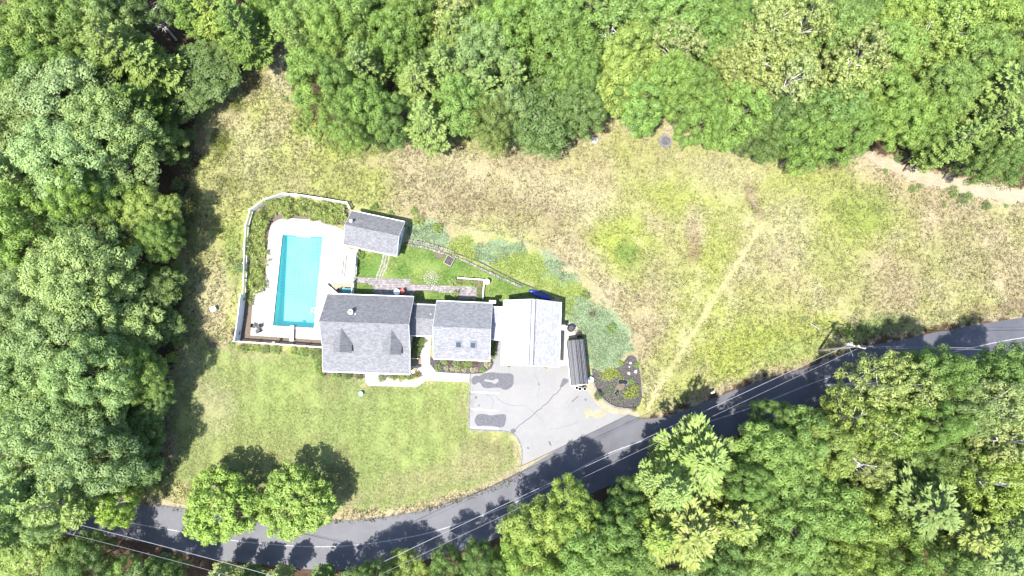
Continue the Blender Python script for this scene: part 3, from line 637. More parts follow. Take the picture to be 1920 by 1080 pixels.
Cb = Bld('skylit_wing', (868,620), -2.4, 'grey shingled wing with two skylights between the main house and garage', 'house')
zb, zr, zf = 3.0, 5.4, 2.9
x0 = av(Cb.L(819.3,563.7,zb)[0], Cb.L(811.9,671.5,zf)[0]); x1 = av(Cb.L(923.3,569.3,zb)[0], Cb.L(918.7,676.7,zf)[0])
yb = av(Cb.L(819.3,563.7,zb)[1], Cb.L(923.3,569.3,zb)[1]); yr = av(Cb.L(811.3,611.9,zr)[1], Cb.L(919,616.9,zr)[1]); yf = av(Cb.L(811.9,671.5,zf)[1], Cb.L(918.7,676.7,zf)[1])
MB_roof = M['shingle_pale']
a0, a1, an, as_ = gable_x(Cb, x0, x1, yb, yr, yf, zb, zr, zf, M['shingle_pale'])
for k in range(3): window(Cb, a0+1.1+k*(a1-a0-2.2)/2, as_, 1.0, 1.0, 1.3, 'S'); window(Cb, a0+1.1+k*(a1-a0-2.2)/2, an, 1.0, 1.0, 1.2, 'N')
sl = (zr-zf)/(yr-yf)
for (px, py) in ((860,646.5),(887.2,647.4)):
    x, y = Cb.L(px, py, 3.9); z = zf + (y-yf)*sl; h = .42
    fr = MB()
    for (u0,u1,v0,v1) in ((-h,h,-h,-h+.13),(-h,h,h-.13,h),(-h,-h+.13,-h+.13,h-.13),(h-.13,h,-h+.13,h-.13)):
        fr.quadslab((x+u0,y+v0,z+v0*sl+.12),(x+u1,y+v0,z+v0*sl+.12),(x+u1,y+v1,z+v1*sl+.12),(x+u0,y+v1,z+v1*sl+.12),.15)
    k = h-.13
    so = fr.build('skylight', M['frame_grey'], Cb.o); MB().quadslab((x-k,y-k,z-k*sl+.06),(x+k,y-k,z-k*sl+.06),(x+k,y+k,z+k*sl+.06),(x-k,y+k,z+k*sl+.06),.05).build('pane', M['glass'], so)
x, y = Cb.L(923, 567.5, 2.9); MB().box(x-.4, x+.45, y-.05, y+.3, 2.45, 2.95).build('gutter_box', M['white'], Cb.o)

D2 = Bld('garage_link', (932,606), -2.4, 'short pale roofed link between the skylit wing and the garage', 'building')
zb, zr, zf = 2.8, 3.35, 2.8
x0 = D2.L(917.5,600,zf)[0]; x1 = D2.L(948,600,zf)[0]; yb = D2.L(932,576,zb)[1]; yr = D2.L(932,603,zr)[1]; yf = D2.L(932,636.3,zf)[1]
a0, a1, an, as_ = gable_x(D2, x0, x1, yb, yr, yf, zb, zr, zf, M['shingle_link'])
window(D2, (a0+a1)/2, as_, .1, .95, 2.05, 'S', 'door'); window(D2, (a0+a1)/2, an, 1.0, .7, 1.0, 'N')

# garage: ridge runs north-south, so its frame is turned a quarter
E = Bld('garage', (998,628), 87.6, 'wide two-slope garage with almost white roof at the driveway head', 'garage')
zb, zr, zf = 2.9, 5.2, 2.9
# local x = north, local y = west
wl = av(E.L(945.5,562.6,zb)[1], E.L(939.6,684,zb)[1]); er = av(E.L(1052,567.2,zb)[1], E.L(1047.4,688.7,zb)[1]); rg_ = av(E.L(1001,560,zr)[1], E.L(995.5,684.4,zr)[1])
n0 = av(E.L(945.5,562.6,zb)[0], E.L(1052,567.2,zb)[0]); s0 = av(E.L(939.6,684,zb)[0], E.L(1047.4,688.7,zb)[0])
M['shingle_garage'] = shingle('light_grey_shingle', (.185,.185,.195), 0, .06)
g0, g1, gn, gs = gable_x(E, s0, n0, wl, rg_, er, zb, zr, zf, M['shingle_garage'])
for s_ in (-1, 1): MB().box(s0+.05, n0-.05, rg_+s_*.26-.035, rg_+s_*.26+.035, zr-.2, zr-.035).build('ridge_vent_and_shade', M['patch'], E.o)  # dark strips coloured in as the shadow lines along both vent edges
MB().box(s0+.05, n0-.05, rg_-.2, rg_+.2, zr-.1, zr+.06).build('ridge_vent_and_shade', M['shingle_garage'], E.o)
for (yy) in ((gn+gs)/2+1.95, (gn+gs)/2-1.95):
    d_ = MB().box(g0-.05, g0+.02, yy-1.35, yy+1.35, 0.02, 2.2).build('garage_door', M['white'], E.o)
    mb = MB()
    for k in range(4): mb.box(g0-.07, g0-.052, yy-1.3, yy+1.3, .08+k*.54, .5+k*.54)
    mb.build('door_panel', M['siding'], d_)
window(E, g1, (gn+gs)/2, 1.0, .9, 1.0, 'E'); window(E, g1, rg_, 3.4, .8, .8, 'E')
window(E, (g0+g1)/2+1.5, gs, 1.0, .9, 1.0, 'S')
x, y = E.L(1056,614,2.4); MB().box(x-.32, x+.32, y-.3, y+.45, 2.1, 2.35).build('door_canopy', M['white'], E.o)
x, y = E.L(1050,614,1); window(E, x, gs, .1, .9, 2.0, 'S', 'door')

Fb = Bld('pool_house', (702,437), -12.2, 'small grey gabled pool house set askew above the garden lawn', 'pool house')
zb, zr, zf = 2.6, 4.1, 2.5
x0 = av(Fb.L(660.4,394.8,zb)[0], Fb.L(642.8,457.8,zf)[0]); x1 = av(Fb.L(758.9,416.7,zb)[0], Fb.L(743.5,480,zf)[0])
yb = av(Fb.L(660.4,394.8,zb)[1], Fb.L(758.9,416.7,zb)[1]); yr = av(Fb.L(646,419.8,zr)[1], Fb.L(747.4,443,zr)[1]); yf = av(Fb.L(642.8,457.8,zf)[1], Fb.L(744.6,480,zf)[1])
a0, a1, an, as_ = gable_x(Fb, x0, x1, yb, yr, yf, zb, zr, zf, M['shingle_grey'])
window(Fb, a0+1.4, as_, .1, 1.5, 2.0, 'S', 'door'); window(Fb, a1-1.5, as_, 1.0, 1.0, 1.0, 'S'); window(Fb, a1, (an+as_)/2, 1.0, .9, 1.0, 'E')
x, y, o = pipe(Fb, 657.6, 414, 3.85, .12, .45, 'vent_pipe'); MB().cyl(x, y, 4.31, 4.36, .2, 12).build('vent_cap', M['white'], o)

# black ribbed-roof shelter
G = Bld('ribbed_roof_shed', (1083,681), 5.2, 'narrow shed with black ribbed metal roof between garage and rock garden', 'shed')
x0, x1 = av(G.L(1064,637.7,2.4)[0], G.L(1068,723.6,2.2)[0]), av(G.L(1094.5,637,2.4)[0], G.L(1103.5,719.7,2.2)[0])
y1 = av(G.L(1064,637.7,2.4)[1], G.L(1094.5,637,2.4)[1]); y0 = av(G.L(1068,723.6,2.4)[1], G.L(1103.5,719.7,2.4)[1])
zl, zh = 2.25, 2.55; xm = (x0+x1)/2
MB().box(x0+.12, x1-.12, y0+.15, y1-.15, 0, 2.16).build('wall', M['siding'], G.o)
MB().quadslab((x0,y0,zl),(xm,y0,zh),(xm,y1,zh),(x0,y1,zl),.06).quadslab((xm,y0,zh),(x1,y0,zl),(x1,y1,zl),(xm,y1,zh),.06).build('roof', M['metal_roof'], G.o)
for k in range(13):
    xx = x0+.06+(x1-x0-.12)*k/12; z = zh-(abs(xx-xm))/(xm-x0)*(zh-zl)
    MB().box(xx-.03, xx+.03, y0, y1, z-.01, z+.07).build('rib', M['metal_rib'] if k % 3 else M['metal_roof'], G.o)
MB().box(x0-.05,x1+.05,y0-.06,y0-.003,zl-.15,zl+.02).build('fascia', M['white'], G.o); MB().box(x0-.06,x0-.003,y0,y1,zl-.15,zl-.01).build('fascia', M['white'], G.o)
MB().box(xm-.55, xm+.55, y0+.1, y0+.148, .03, 2.0).build('door', M['white'], G.o)
# clutter
o = empty('covered_grill', at(1070,616,.03), R_(5), 'black covered grill on the pad by the garage side door', 'grill')
MB().lathe(0,0,[(.5,0),(.48,.8),(.4,1.0),(.3,1.05)],8).build('cover', M['dark'], o)
for s in (-1, 1): MB().box(s*.5-.04,s*.5+.04,-.15,.15,.7,.78).build('handle', M['dark'], o)
o = empty('rain_barrel', at(1107,712,0), 0, 'round white and blue tub at the shed\'s lower right corner', 'tub')
MB().lathe(0,0,[(.3,0),(.36,.3),(.38,.55),(.33,.56),(.31,.5)],18).build('body', M['white'], o); MB().cyl(0,0,.5,.512,.29,18).build('water', M['aqua'], o)
for k, (px, py, mt, lb) in enumerate(((1081,727,'white','white bucket in front of the ribbed shed, leftmost'),(1087,729,'rock','pale pot in front of the ribbed shed, in the middle'),(1094,724,'dark','black pot in front of the ribbed shed by its right corner'),(1096,729,'rock','pale pot in front of the ribbed shed, lowest right'))):
    o = empty('plant_pot', at(px,py,.022), 0, lb, 'pot', 'pots in front of the ribbed shed'); MB().lathe(0,0,[(.16,0),(.24,.4),(.25,.42),(.2,.42),(.19,.36)],12).build('body', M[mt], o); MB().cyl(0,0,.34,.36,.19,10).build('soil', M['mulch'], o)
# blue tarp heap behind the garage
vv = []; n = 12
o = empty('blue_kayak', at(1012,553,0), R_(-22), 'bright blue kayak lying in the shade behind the garage', 'kayak')
hull = MB(); secs = [(-1.6,.02),(-1.3,.2),(-.8,.34),(0,.38),(.8,.34),(1.3,.2),(1.6,.02)]
for (x, r) in secs:
    for k in range(8): a = 2*math.pi*k/8; hull.v.append((x, r*math.cos(a), .22+.2*math.sin(a)*min(1, r*4)))
for s in range(len(secs)-1):
    for k in range(8): hull.f.append((s*8+k, s*8+(k+1)%8, (s+1)*8+(k+1)%8, (s+1)*8+k))
hull.build('hull', M['blue'], o); MB().cyl(0,0,.38,.44,.24,14).build('seat', M['dark'], o)

# ------------------------------------------------------------------ garden hard landscape
PAT = [[(662,520),(768.7,524.4),(768.7,532),(841.5,536),(898,538),(897,561),(858,560),(858,548),(848,548),(777,545),(775,557),(701,554),(699,533),(662,529)]]
pp = PP(PAT[0]); MB().prism(pp, -.05, .018).build('patio_bedding', M['paver_base'], kind='structure')
t = empty('paver_patio', at(770,535,0), 0); t['kind'] = 'structure'
O = np.array(U(770,535)); a = R_(-2); c_, s_ = math.cos(a), math.sin(a); mbs = [MB(), MB(), MB()]
for i in range(-28, 28):
    for j in range(-12, 12):
        u, v = (i+(.5 if j % 2 else 0))*.34, j*.24; x = O[0]+u*c_-v*s_; y = O[1]+u*s_+v*c_
        if inpoly(np.array([x]), np.array([y]), pp)[0]: mbs[random.randrange(3)].obox(x-O[0], y-O[1], .01, .045+random.random()*.008, .315, .215, a)
for k, mb in enumerate(mbs):
    mt = M['paver'] if k == 0 else surf('paver_tone', [(.07,.062,.062),(.11,.095,.09)][k-1], [(.11,.1,.1),(.17,.15,.145)][k-1], 3, .9, .2)
    tag(mb.build('pavers', mt, t), kind='stuff')
def slab_stone(parent, x, y, r, mat, z=.02, h=.05):
    n = random.randint(5,7); a0 = random.random()*6; poly = [(x+r*random.uniform(.75,1.1)*math.cos(a0+2*math.pi*k/n), y+r*random.uniform(.75,1.1)*math.sin(a0+2*math.pi*k/n)) for k in range(n)]
    MB().prism(poly, 0, z+h*random.random()).build('stone', mat, parent)
o = empty('stone_circle', at(808.5,521,0), 0, 'round patch of pale stepping stones on the garden lawn', 'stepping stones')
slab_stone(o, 0, 0, .22, M['flag'])
for rr, n in ((.38,8),(.66,13),(.92,16)):
    for k in range(n): aa = 2*math.pi*k/n+rr; slab_stone(o, rr*math.cos(aa), rr*math.sin(aa), .125, M['flag'])
o = empty('stone_path', at(720,498,0), 0, 'crazy stone path from the pool house to the paver patio', 'stepping stones')
pth = smooth(PP([(725,477),(721,495),(712,519)]), 12); Oo = np.array(U(720,498))
for k, p in enumerate(pth):
    for s in (-.38, 0, .38): slab_stone(o, p[0]-Oo[0]+s+random.uniform(-.06,.06), p[1]-Oo[1]+random.uniform(-.06,.06), .15, M['flag'])
def stone_wall(label, pts, w, h, name='stone_edging', step=.32):
    P = smooth(PP(pts), 6); o = empty(name, (P[0][0], P[0][1], 0), 0, label, 'stone wall'); L = 0
    Q = [P[0]];
    for p in P[1:]:
        while math.dist(Q[-1], p) > step: d = math.dist(Q[-1], p); Q.append((Q[-1][0]+(p[0]-Q[-1][0])*step/d, Q[-1][1]+(p[1]-Q[-1][1])*step/d))
    for k, q in enumerate(Q[:-1]):
        a = math.atan2(Q[k+1][1]-q[1], Q[k+1][0]-q[0]); hh = h*random.uniform(.7,1.15)
        MB().obox(q[0]-P[0][0]+random.uniform(-.04,.04), q[1]-P[0][1]+random.uniform(-.04,.04), 0, hh, step*random.uniform(.75,1.0), w*random.uniform(.7,1.1), a+random.uniform(-.2,.2)).build('stone', M['stone'] if random.random() < .7 else M['flag'], o)
stone_wall('lower grey stone edging along the top of the garden lawn', [(763,459),(800,466),(825,474),(860,485),(900,503),(940,522),(985,541)], .3, .3)
stone_wall('upper grey stone edging from the pool house to the lime groundcover', [(764,451),(800,457),(828,466),(858,475)], .28, .35)
# dark drain edge line and pale edging at the meadow border
def strip_obj(name, pts, w, h, mat, label, cat):
    P = smooth(PP(pts), 5); o = MB().prism(ribbon(P, w), 0, h).build(name, mat); return tag(o, label, cat)
strip_obj('lawn_edging', [(835,469),(868,480),(900,492),(935,510),(975,530),(1005,542),(1040,560)], .05, .16, M['dark'], 'thin black edging between the lime groundcover and the lower stones', 'edging')
strip_obj('border_edging', [(800,408),(850,418),(880,430),(940,437),(985,452),(1010,465),(1060,492),(1100,520),(1120,535),(1150,565),(1175,602),(1188,640),(1200,690),(1204,740)], .03, .10, M['flag'], 'pale edging curving between the garden groundcover and the meadow', 'edging')
strip_obj('rock_garden_kerb', [(1103,700),(1112,717),(1122,738),(1135,752),(1150,762),(1170,766),(1192,768)], .1, .25, M['stone'], 'curved grey stone kerb around the rock garden', 'kerb')
# raised L bed
o = empty('raised_bed', at(880,523,0), R_(-4), 'white framed L-shaped raised bed at the patio\'s right end', 'planter')
def Lb(px, py): d = np.array(U(px,py)) - np.array(U(880,523)); c, s = math.cos(R_(-4)), math.sin(R_(-4)); return (d[0]*c+d[1]*s, -d[0]*s+d[1]*c)
p1, p2, p3 = Lb(858,522), Lb(908,527), Lb(909,562)
MB().box(p1[0],p2[0],p1[1]-.08,p1[1]+.06,0,.6).build('frame', M['white'], o); MB().box(p2[0]-.06,p2[0]+.08,p3[1],p1[1]-.1,0,.6).build('frame', M['white'], o)
MB().box(p1[0],p2[0]-.5,p1[1]-.6,p1[1]-.082,0,.45).build('soil', M['soil'], o); MB().box(p2[0]-.9,p2[0]-.062,p3[1],p1[1]-.082,0,.43).build('soil', M['soil'], o)
o = empty('birdbath', at(913.5,530,0), 0, 'pale round birdbath at the corner of the raised bed', 'birdbath')
MB().lathe(0,0,[(.2,0),(.08,.1),(.08,.7),(.35,.82),(.38,.88),(.3,.86)],16).build('bowl', M['rock'], o)
o = empty('compost_box', at(843,490,0), R_(-28), 'square wooden garden box below the stone edging', 'box')
for (a_, b_, c2, d_) in ((-.55,.55,-.6,-.54),(-.55,.55,.54,.6),(-.55,-.49,-.54,.54),(.49,.55,-.54,.54)): MB().box(a_,b_,c2,d_,0,.6).build('board', M['wood_pole'], o)
MB().box(-.488,.488,-.538,.538,0,.4).build('soil', M['mulch'], o)
o = tag(MB().prism(ribbon(PP([(816,476),(830,483)]), .35), 0, .06).build('bare_bed', M['soil']), kind='structure')
# front bed and rock garden soil
sheet('front_bed', [(806.6,668),(812,673),(918,679),(923,672),(926,680),(922,690),(905,700),(882,701),(818,697.5),(806.3,683.3)], .04, M['mulch'], t=.1)
sheet('rock_garden_soil', [(1109,690),(1130,700),(1150,692),(1165,685),(1178,667),(1192,670),(1200,700),(1204,745),(1192,766),(1165,764),(1140,754),(1120,732)], .03, M['mulch'], t=.1, sm=2)
sheet('garden_bed', [(1160,712),(1172,716),(1170,728),(1160,736),(1152,730)], .045, M['soil'])
sheet('foundation_bed', [(607,697),(684,701),(684,708),(607,706)], .012, M['soil'], t=.05)
sheet('foundation_bed', [(728,700),(772,703),(783,695),(786,702),(776,710),(728,708)], .03, M['soil'], t=.05)

# ------------------------------------------------------------------ leaf builders
def quads(P, N, U1, w, l):
    """leaf diamonds-ish quads: centre P, normal N, long axis U1"""
    N = N/ (np.linalg.norm(N, axis=1, keepdims=True)+1e-9); T = U1 - N*(U1*N).sum(1, keepdims=True); T /= (np.linalg.norm(T, axis=1, keepdims=True)+1e-9)
    B = np.cross(N, T); w = np.asarray(w).reshape(-1,1); l = np.asarray(l).reshape(-1,1)
    V = np.stack([P-T*l*.5, P+B*w*.5+T*l*.05, P+T*l*.5, P-B*w*.5+T*l*.05], 1)
    V[:, 1] -= N*w*.12; V[:, 3] -= N*w*.12
    return V.reshape(-1, 3)
def rnd(n, g): v = g.normal(size=(n, 3)); return v/np.linalg.norm(v, axis=1, keepdims=True)
def broad_crown(seed, R=5.0, H=16.0, base=.22, nl=75, per=150, lr=(.9,1.55), leaf=.34, flat=.75, drop=0):
    g = np.random.default_rng(seed); zc = H*(1+base)/2; hz = H*(1-base)/2
    cen = []; rad = []
    for k in range(nl):
        for _ in range(20):
            d = rnd(1, g)[0]; d[2] = d[2]*.9+.18; d /= np.linalg.norm(d)
            if d[2] < -.55: continue
            nz = .82 + .16*math.sin(3*math.atan2(d[1], d[0])+seed) * (1-abs(d[2])) + g.uniform(-.22,.16)
            c = np.array((d[0]*R*nz, d[1]*R*nz, zc + d[2]*hz*nz*.93)); r = g.uniform(*lr)
            if all(np.linalg.norm((c-c2)*(1,1,.8)) > (r+r2)*.48 for c2, r2 in zip(cen, rad)): break
        cen.append(c); rad.append(r)
    Vs, tn = [], []
    for c, r in zip(cen, rad):
        n = int(per*(r/1.2)**2); d = rnd(n, g); d[:, 2] = np.abs(d[:, 2])*g.choice([1,1,1,-.5], n); d /= np.linalg.norm(d, axis=1, keepdims=True)
        rr = r*g.uniform(.72,1.08,(n,1))*(1+.22*np.sin(d[:, :1]*5+c[0])*np.cos(d[:, 1:2]*5+c[1])); P = c + d*rr*np.array((1,1,flat))
        N = d*1.25 + rnd(n, g)*.5 + np.array((0,0,.5)); s = leaf*g.uniform(.6,1.25,n)
        Vs.append(quads(P, N, rnd(n, g), s*.8, s*1.15)); t_ = np.clip(.5 + g.normal()*.13 + g.normal(size=n)*.2, 0, 1); tn.append(np.repeat(t_, 4))
    me = np_mesh('crown', np.concatenate(Vs), 4, {'tone': ('FLOAT', np.concatenate(tn))}); me.materials.append(M['leaf'])
    return me, cen
def trunk_mesh(H, cen, r=.22, seed=0, top=.8):
    g = random.Random(seed); mb = MB(); pts = [(g.uniform(-.15,.15)*k, g.uniform(-.15,.15)*k, H*top*k/4 - (.3 if k == 0 else 0)) for k in range(5)]
    mb.tube(pts, r, 7, r*.3)
    for c in g.sample(list(cen), min(14, len(cen))):
        z = max(H*.18, c[2]-g.uniform(1.5,4)); t_ = min(z/(H*top), .95)*4; k = int(t_); f = t_-k
        p = [pts[k][a]*(1-f)+pts[min(k+1,4)][a]*f for a in range(3)]
        mid = [(p[0]+c[0])/2+g.uniform(-.3,.3), (p[1]+c[1])/2+g.uniform(-.3,.3), (p[2]+c[2])/2+.3]
        mb.tube([p, mid, (c[0],c[1],c[2])], r*.42, 4, .03, cap=False)
    me = mb.mesh('trunk'); return me
def pine_crown(seed, R=4.6, H=19.0, whorl=.85, base=.2, plume=1.0, per=70):
    g = np.random.default_rng(seed); Vs, tn, br = [], [], []
    z = H*base
    while z < H-.3:
        t_ = (z/H-base)/(1-base); L = R*(1-t_**1.5)**.8*g.uniform(.85,1.1)
        if t_ < .25: L *= .55+t_*1.8
        nb = int(g.integers(4,7)); a0 = g.uniform(0, 6.28)
        for k in range(nb):
            a = a0 + 2*math.pi*k/nb + g.normal()*.14; Lk = max(.5, L*g.uniform(.68,1.12)); el = .12+.5*t_+g.normal()*.08
            dr = np.array((math.cos(a), math.sin(a), 0)); sd_ = np.array((-dr[1], dr[0], 0))
            n = max(10, int(per*(Lk/3.5)**1.3)); s = g.uniform(.28,1,n)**.75; wmax = Lk*.27*plume
            wid = wmax*np.sin(np.pi*np.clip((s-.18)/.86,0,1))**.8; off = g.uniform(-1,1,n)
            p = np.array((0,0,z)) + dr*(s*Lk)[:,None] + np.array((0,0,1))*((s*Lk*el)+(s**2)*Lk*.12)[:,None] + sd_*(off*wid)[:,None] + g.normal(size=(n,3))*np.array((.06,.06,.10))
            ax = dr*1.0 + sd_*(off*.9)[:,None] + np.array((0,0,.35)) + g.normal(size=(n,3))*.2
            N = np.array((0,0,1.0)) + g.normal(size=(n,3))*.38 - dr*.15
            l = g.uniform(.4,.75,n); Vs.append(quads(p, N, ax, l*.36, l)); tt = np.clip(.35+.35*s+g.normal(size=n)*.16+g.normal()*.08, 0, 1); tn.append(np.repeat(tt, 4))
            br.append((z, Lk, el, a))
        z += whorl*g.uniform(.8,1.2)
    n = 26; p = np.stack([g.normal(size=n)*.12, g.normal(size=n)*.12, g.uniform(H-.9,H+.3,n)], 1); Vs.append(quads(p, rnd(n,g), np.array((0,0,1.0))+rnd(n,g)*.8, np.full(n,.18), np.full(n,.6))); tn.append(np.full(n*4,.8))
    me = np_mesh('crown', np.concatenate(Vs), 4, {'tone': ('FLOAT', np.concatenate(tn))}); me.materials.append(M['leaf'])
    mb = MB(); mb.tube([(0,0,-.3),(0,0,H*.5),(0,0,H)], .24, 7, .03)
    for (z, Lk, el, a) in br:
        mb.tube([(0,0,z),(math.cos(a)*Lk*.5,math.sin(a)*Lk*.5,z+Lk*.5*el+Lk*.03),(math.cos(a)*Lk*.92,math.sin(a)*Lk*.92,z+Lk*.92*el+Lk*.1)], .05, 3, .012, cap=False)
    return me, mb.mesh('trunk')
protos = {'broad': [], 'oak': [], 'pine': [], 'round': [], 'bush': [], 'spruce': []}
for k in range(6):
    me, cen = broad_crown(20+k, R=5+.25*(k % 3), H=15.5+k*.4, nl=120, per=470, lr=(.6,1.15), leaf=.205); tm = trunk_mesh(16, cen, seed=k); tm.materials.append(M['bark']); protos['broad'].append((me, tm, 5.2, 16.0))
for k in range(4):
    me, cen = broad_crown(50+k, R=5.0, H=15.5, nl=150, per=210, lr=(.4,.85), leaf=.26, flat=.6); tm = trunk_mesh(16, cen, .24, seed=k+9); tm.materials.append(M['bark_pale']); protos['oak'].append((me, tm, 5.0, 15.5))
for k in range(4):
    me, tm = pine_crown(80+k, whorl=.8, per=85, plume=1.15); tm.materials.append(M['bark']); protos['pine'].append((me, tm, 4.8, 19.0))
for k in range(2):
    me, tm = pine_crown(95+k, R=3.6, H=12, whorl=.42, per=60, plume=1.3); tm.materials.append(M['bark']); protos['spruce'].append((me, tm, 3.6, 12.0))
for k in range(2):
    me, cen = broad_crown(110+k, R=4.4, H=9.0, base=.1, nl=170, per=520, lr=(.4,.7), leaf=.22, flat=1.0); tm = trunk_mesh(9, cen, .2, seed=k+30); tm.materials.append(M['bark']); protos['round'].append((me, tm, 4.6, 9.0))
for k in range(4):
    me, cen = broad_crown(130+k, R=1.3, H=2.2, base=.0, nl=34, per=520, lr=(.24,.42), leaf=.13, flat=.9); tm = trunk_mesh(2.2, cen, .05, seed=k+40); tm.materials.append(M['bark']); protos['bush'].append((me, tm, 1.4, 2.2))

COL = {'green':((.106,.166,.044),'mid green'), 'dark':((.078,.124,.036),'dark green'), 'blue':((.126,.180,.066),'blue-green'), 'grey':((.148,.206,.078),'grey-green'),
       'yellow':((.152,.208,.050),'yellow-green'), 'olive':((.185,.222,.082),'pale olive'), 'lime':((.128,.196,.040),'bright lime'), 'fresh':((.124,.194,.050),'fresh green'), 'pale':((.195,.230,.088),'pale yellowish'), 'mossy':((.100,.132,.034),'mossy green'), 'sunny':((.175,.240,.045),'sunny lime')}
TREES = []
def plant(kind, x, y, r, h, colr, extra=None):
    me, tm, pr, ph = protos[kind][random.randrange(len(protos[kind]))]
    nm = {'broad':'leafy_tree','oak':'oak_tree','pine':'pine_tree','round':'maple_tree','bush':'shrub','spruce':'spruce_tree'}[kind]
    e = empty(nm, (x, y, 0), random.uniform(0, 6.28)); s = r/pr; e.scale = (s*random.uniform(.93,1.07), s*random.uniform(.93,1.07), h/ph)
    cr = link('crown', me, None, e); tr = link('trunk', tm, None, e)
    c = COL[colr][0]; f = random.uniform(.88,1.12)
    if kind == 'pine': c = (c[0]*.88, c[1]*.90, c[2]*.72)
    cr.color = (c[0]*f*random.uniform(.95,1.05), c[1]*f, c[2]*f*random.uniform(.9,1.15), 1)
    TREES.append(dict(o=e, kind=kind, x=x, y=y, r=r, h=h, col=colr, px=proj(x, y, h*.7), extra=extra)); return e
def tree(px, py, rpx, kind, colr, h=None):
    hh = h or {'broad':15.5,'oak':16,'pine':18,'spruce':12}[kind]*random.uniform(.92,1.08)
    z = hh*.68; x, y = U(px, py, z); r = rpx*(CAM_H-z)/FPX*1.04
    return plant(kind, x, y, r, hh, colr)
LST = """60 55 75 broad yellow|140 25 70 broad green|95 120 62 broad green|20 140 60 broad green|190 20 50 broad grey|215 85 78 pine blue|300 120 62 pine blue|275 190 55 pine green|120 195 88 broad grey|60 245 75 broad blue|200 245 78 broad blue|
130 300 80 broad grey|250 300 70 broad blue|320 265 48 broad dark|15 330 65 pine grey|400 15 62 pine yellow|345 5 50 pine green|450 50 62 pine green|400 135 65 broad dark|446 92 42 broad dark|368 175 48 broad dark|155 368 46 broad lime|28 430 72 broad lime|
238 372 55 broad fresh|300 400 52 broad yellow|250 430 50 oak yellow|100 350 45 broad dark|320 445 42 broad green|150 440 60 broad dark|160 520 82 broad grey|235 585 80 broad grey|115 640 82 broad grey|50 700 78 broad grey|175 700 66 broad grey|260 665 58 broad dark|295 545 55 broad dark|318 610 42 broad dark|40 560 66 broad blue|
285 705 45 broad green|70 830 80 broad grey|140 790 74 broad blue|160 862 74 broad blue|232 845 54 broad blue|268 795 55 broad dark|275 875 44 broad dark|235 745 58 broad dark|50 930 72 pine grey|112 945 58 pine grey|20 1010 52 pine grey|50 1070 62 broad yellow|150 1058 46 broad dark|222 1082 36 broad fresh|0 760 60 broad dark|25 985 50 pine grey|88 968 40 broad grey|-5 940 50 broad grey|300 750 38 broad dark|
560 45 52 broad fresh|610 25 50 broad fresh|665 30 56 broad fresh|630 80 50 broad fresh|560 88 34 pine grey|592 150 52 broad fresh|645 165 38 broad green|680 125 50 pine grey|690 205 52 broad fresh|650 225 42 broad fresh|738 70 56 broad green|775 15 50 broad green|850 70 52 pine grey|860 18 56 oak olive|785 160 60 pine grey|830 125 50 pine grey|800 225 52 pine grey|
740 220 42 broad green|868 195 50 broad fresh|925 232 44 broad mossy|900 105 56 broad grey|940 60 56 broad fresh|905 165 50 pine grey|960 140 46 pine grey|952 200 44 broad blue|970 15 46 broad fresh|1040 35 56 broad fresh|1050 105 66 broad green|1008 215 74 broad dark|1088 205 48 broad dark|1085 150 44 broad green|1150 55 66 oak fresh|1180 110 58 broad yellow|1168 150 58 broad yellow|
1255 30 58 broad fresh|1265 90 56 oak olive|1330 55 56 broad fresh|1205 190 50 broad fresh|1298 175 56 broad green|1320 225 44 broad green|1385 215 54 broad fresh|1420 125 58 oak olive|1440 55 54 oak olive|1375 140 56 oak olive|1250 160 44 broad fresh|
1445 95 62 oak olive|1505 45 58 oak olive|1480 150 58 oak olive|1570 60 58 broad fresh|1610 105 62 oak olive|1580 165 58 oak olive|1660 105 58 broad fresh|1720 90 58 oak yellow|1700 35 58 broad yellow|1785 60 58 oak yellow|1850 35 58 broad yellow|1820 110 50 broad fresh|1468 235 54 broad dark|1520 262 52 broad green|1560 215 58 broad green|1640 190 58 broad fresh|1682 222 52 broad fresh|1592 252 46 broad green|
1770 175 56 broad green|1735 225 46 broad green|1800 262 44 pine grey|1880 165 74 pine grey|1905 240 70 pine grey|1850 230 44 pine blue|1895 292 42 broad dark|1850 295 38 broad dark|1755 268 36 broad dark|1425 250 46 broad dark|1905 60 50 broad yellow|
1312 862 92 pine grey|1255 915 66 pine grey|1285 990 102 pine pale|1375 975 60 pine pale|1232 1000 56 pine yellow|1445 850 66 broad fresh|1505 825 58 broad fresh|1480 905 62 broad fresh|1605 785 58 oak yellow|1555 838 56 broad yellow|1640 722 58 oak olive|1700 722 56 oak olive|1660 800 58 oak yellow|1622 872 42 oak pale|1750 705 54 broad green|1790 765 56 broad blue|1850 762 58 oak olive|
1895 700 52 broad green|1890 830 66 oak olive|1860 905 56 oak yellow|1785 860 58 broad dark|1725 950 92 pine grey|1800 1000 66 pine pale|1620 975 66 broad yellow|1552 955 62 broad fresh|1480 985 58 broad fresh|1425 1035 56 broad fresh|1680 1055 56 broad fresh|1600 1060 54 broad yellow|1850 1045 66 pine grey|1905 985 52 pine grey|1452 785 34 broad dark|1540 1040 50 broad green|1740 790 44 broad green|1720 860 46 broad dark|
1005 1000 60 broad yellow|1070 965 52 broad yellow|1105 1025 64 broad green|1000 1062 56 broad lime|1162 1000 54 broad green|1180 935 36 broad dark|760 1082 40 broad yellow|840 1068 36 broad dark|905 1065 40 broad dark|940 1070 36 broad yellow|1150 1060 56 broad green|1360 1050 50 broad green|1760 1060 46 broad green|1395 900 44 broad green|
500 2 36 broad green|410 1082 26 spruce pale|520 1088 28 spruce pale|300 1080 34 broad dark|460 1090 30 spruce dark|600 1092 30 spruce dark|700 1090 32 broad dark"""
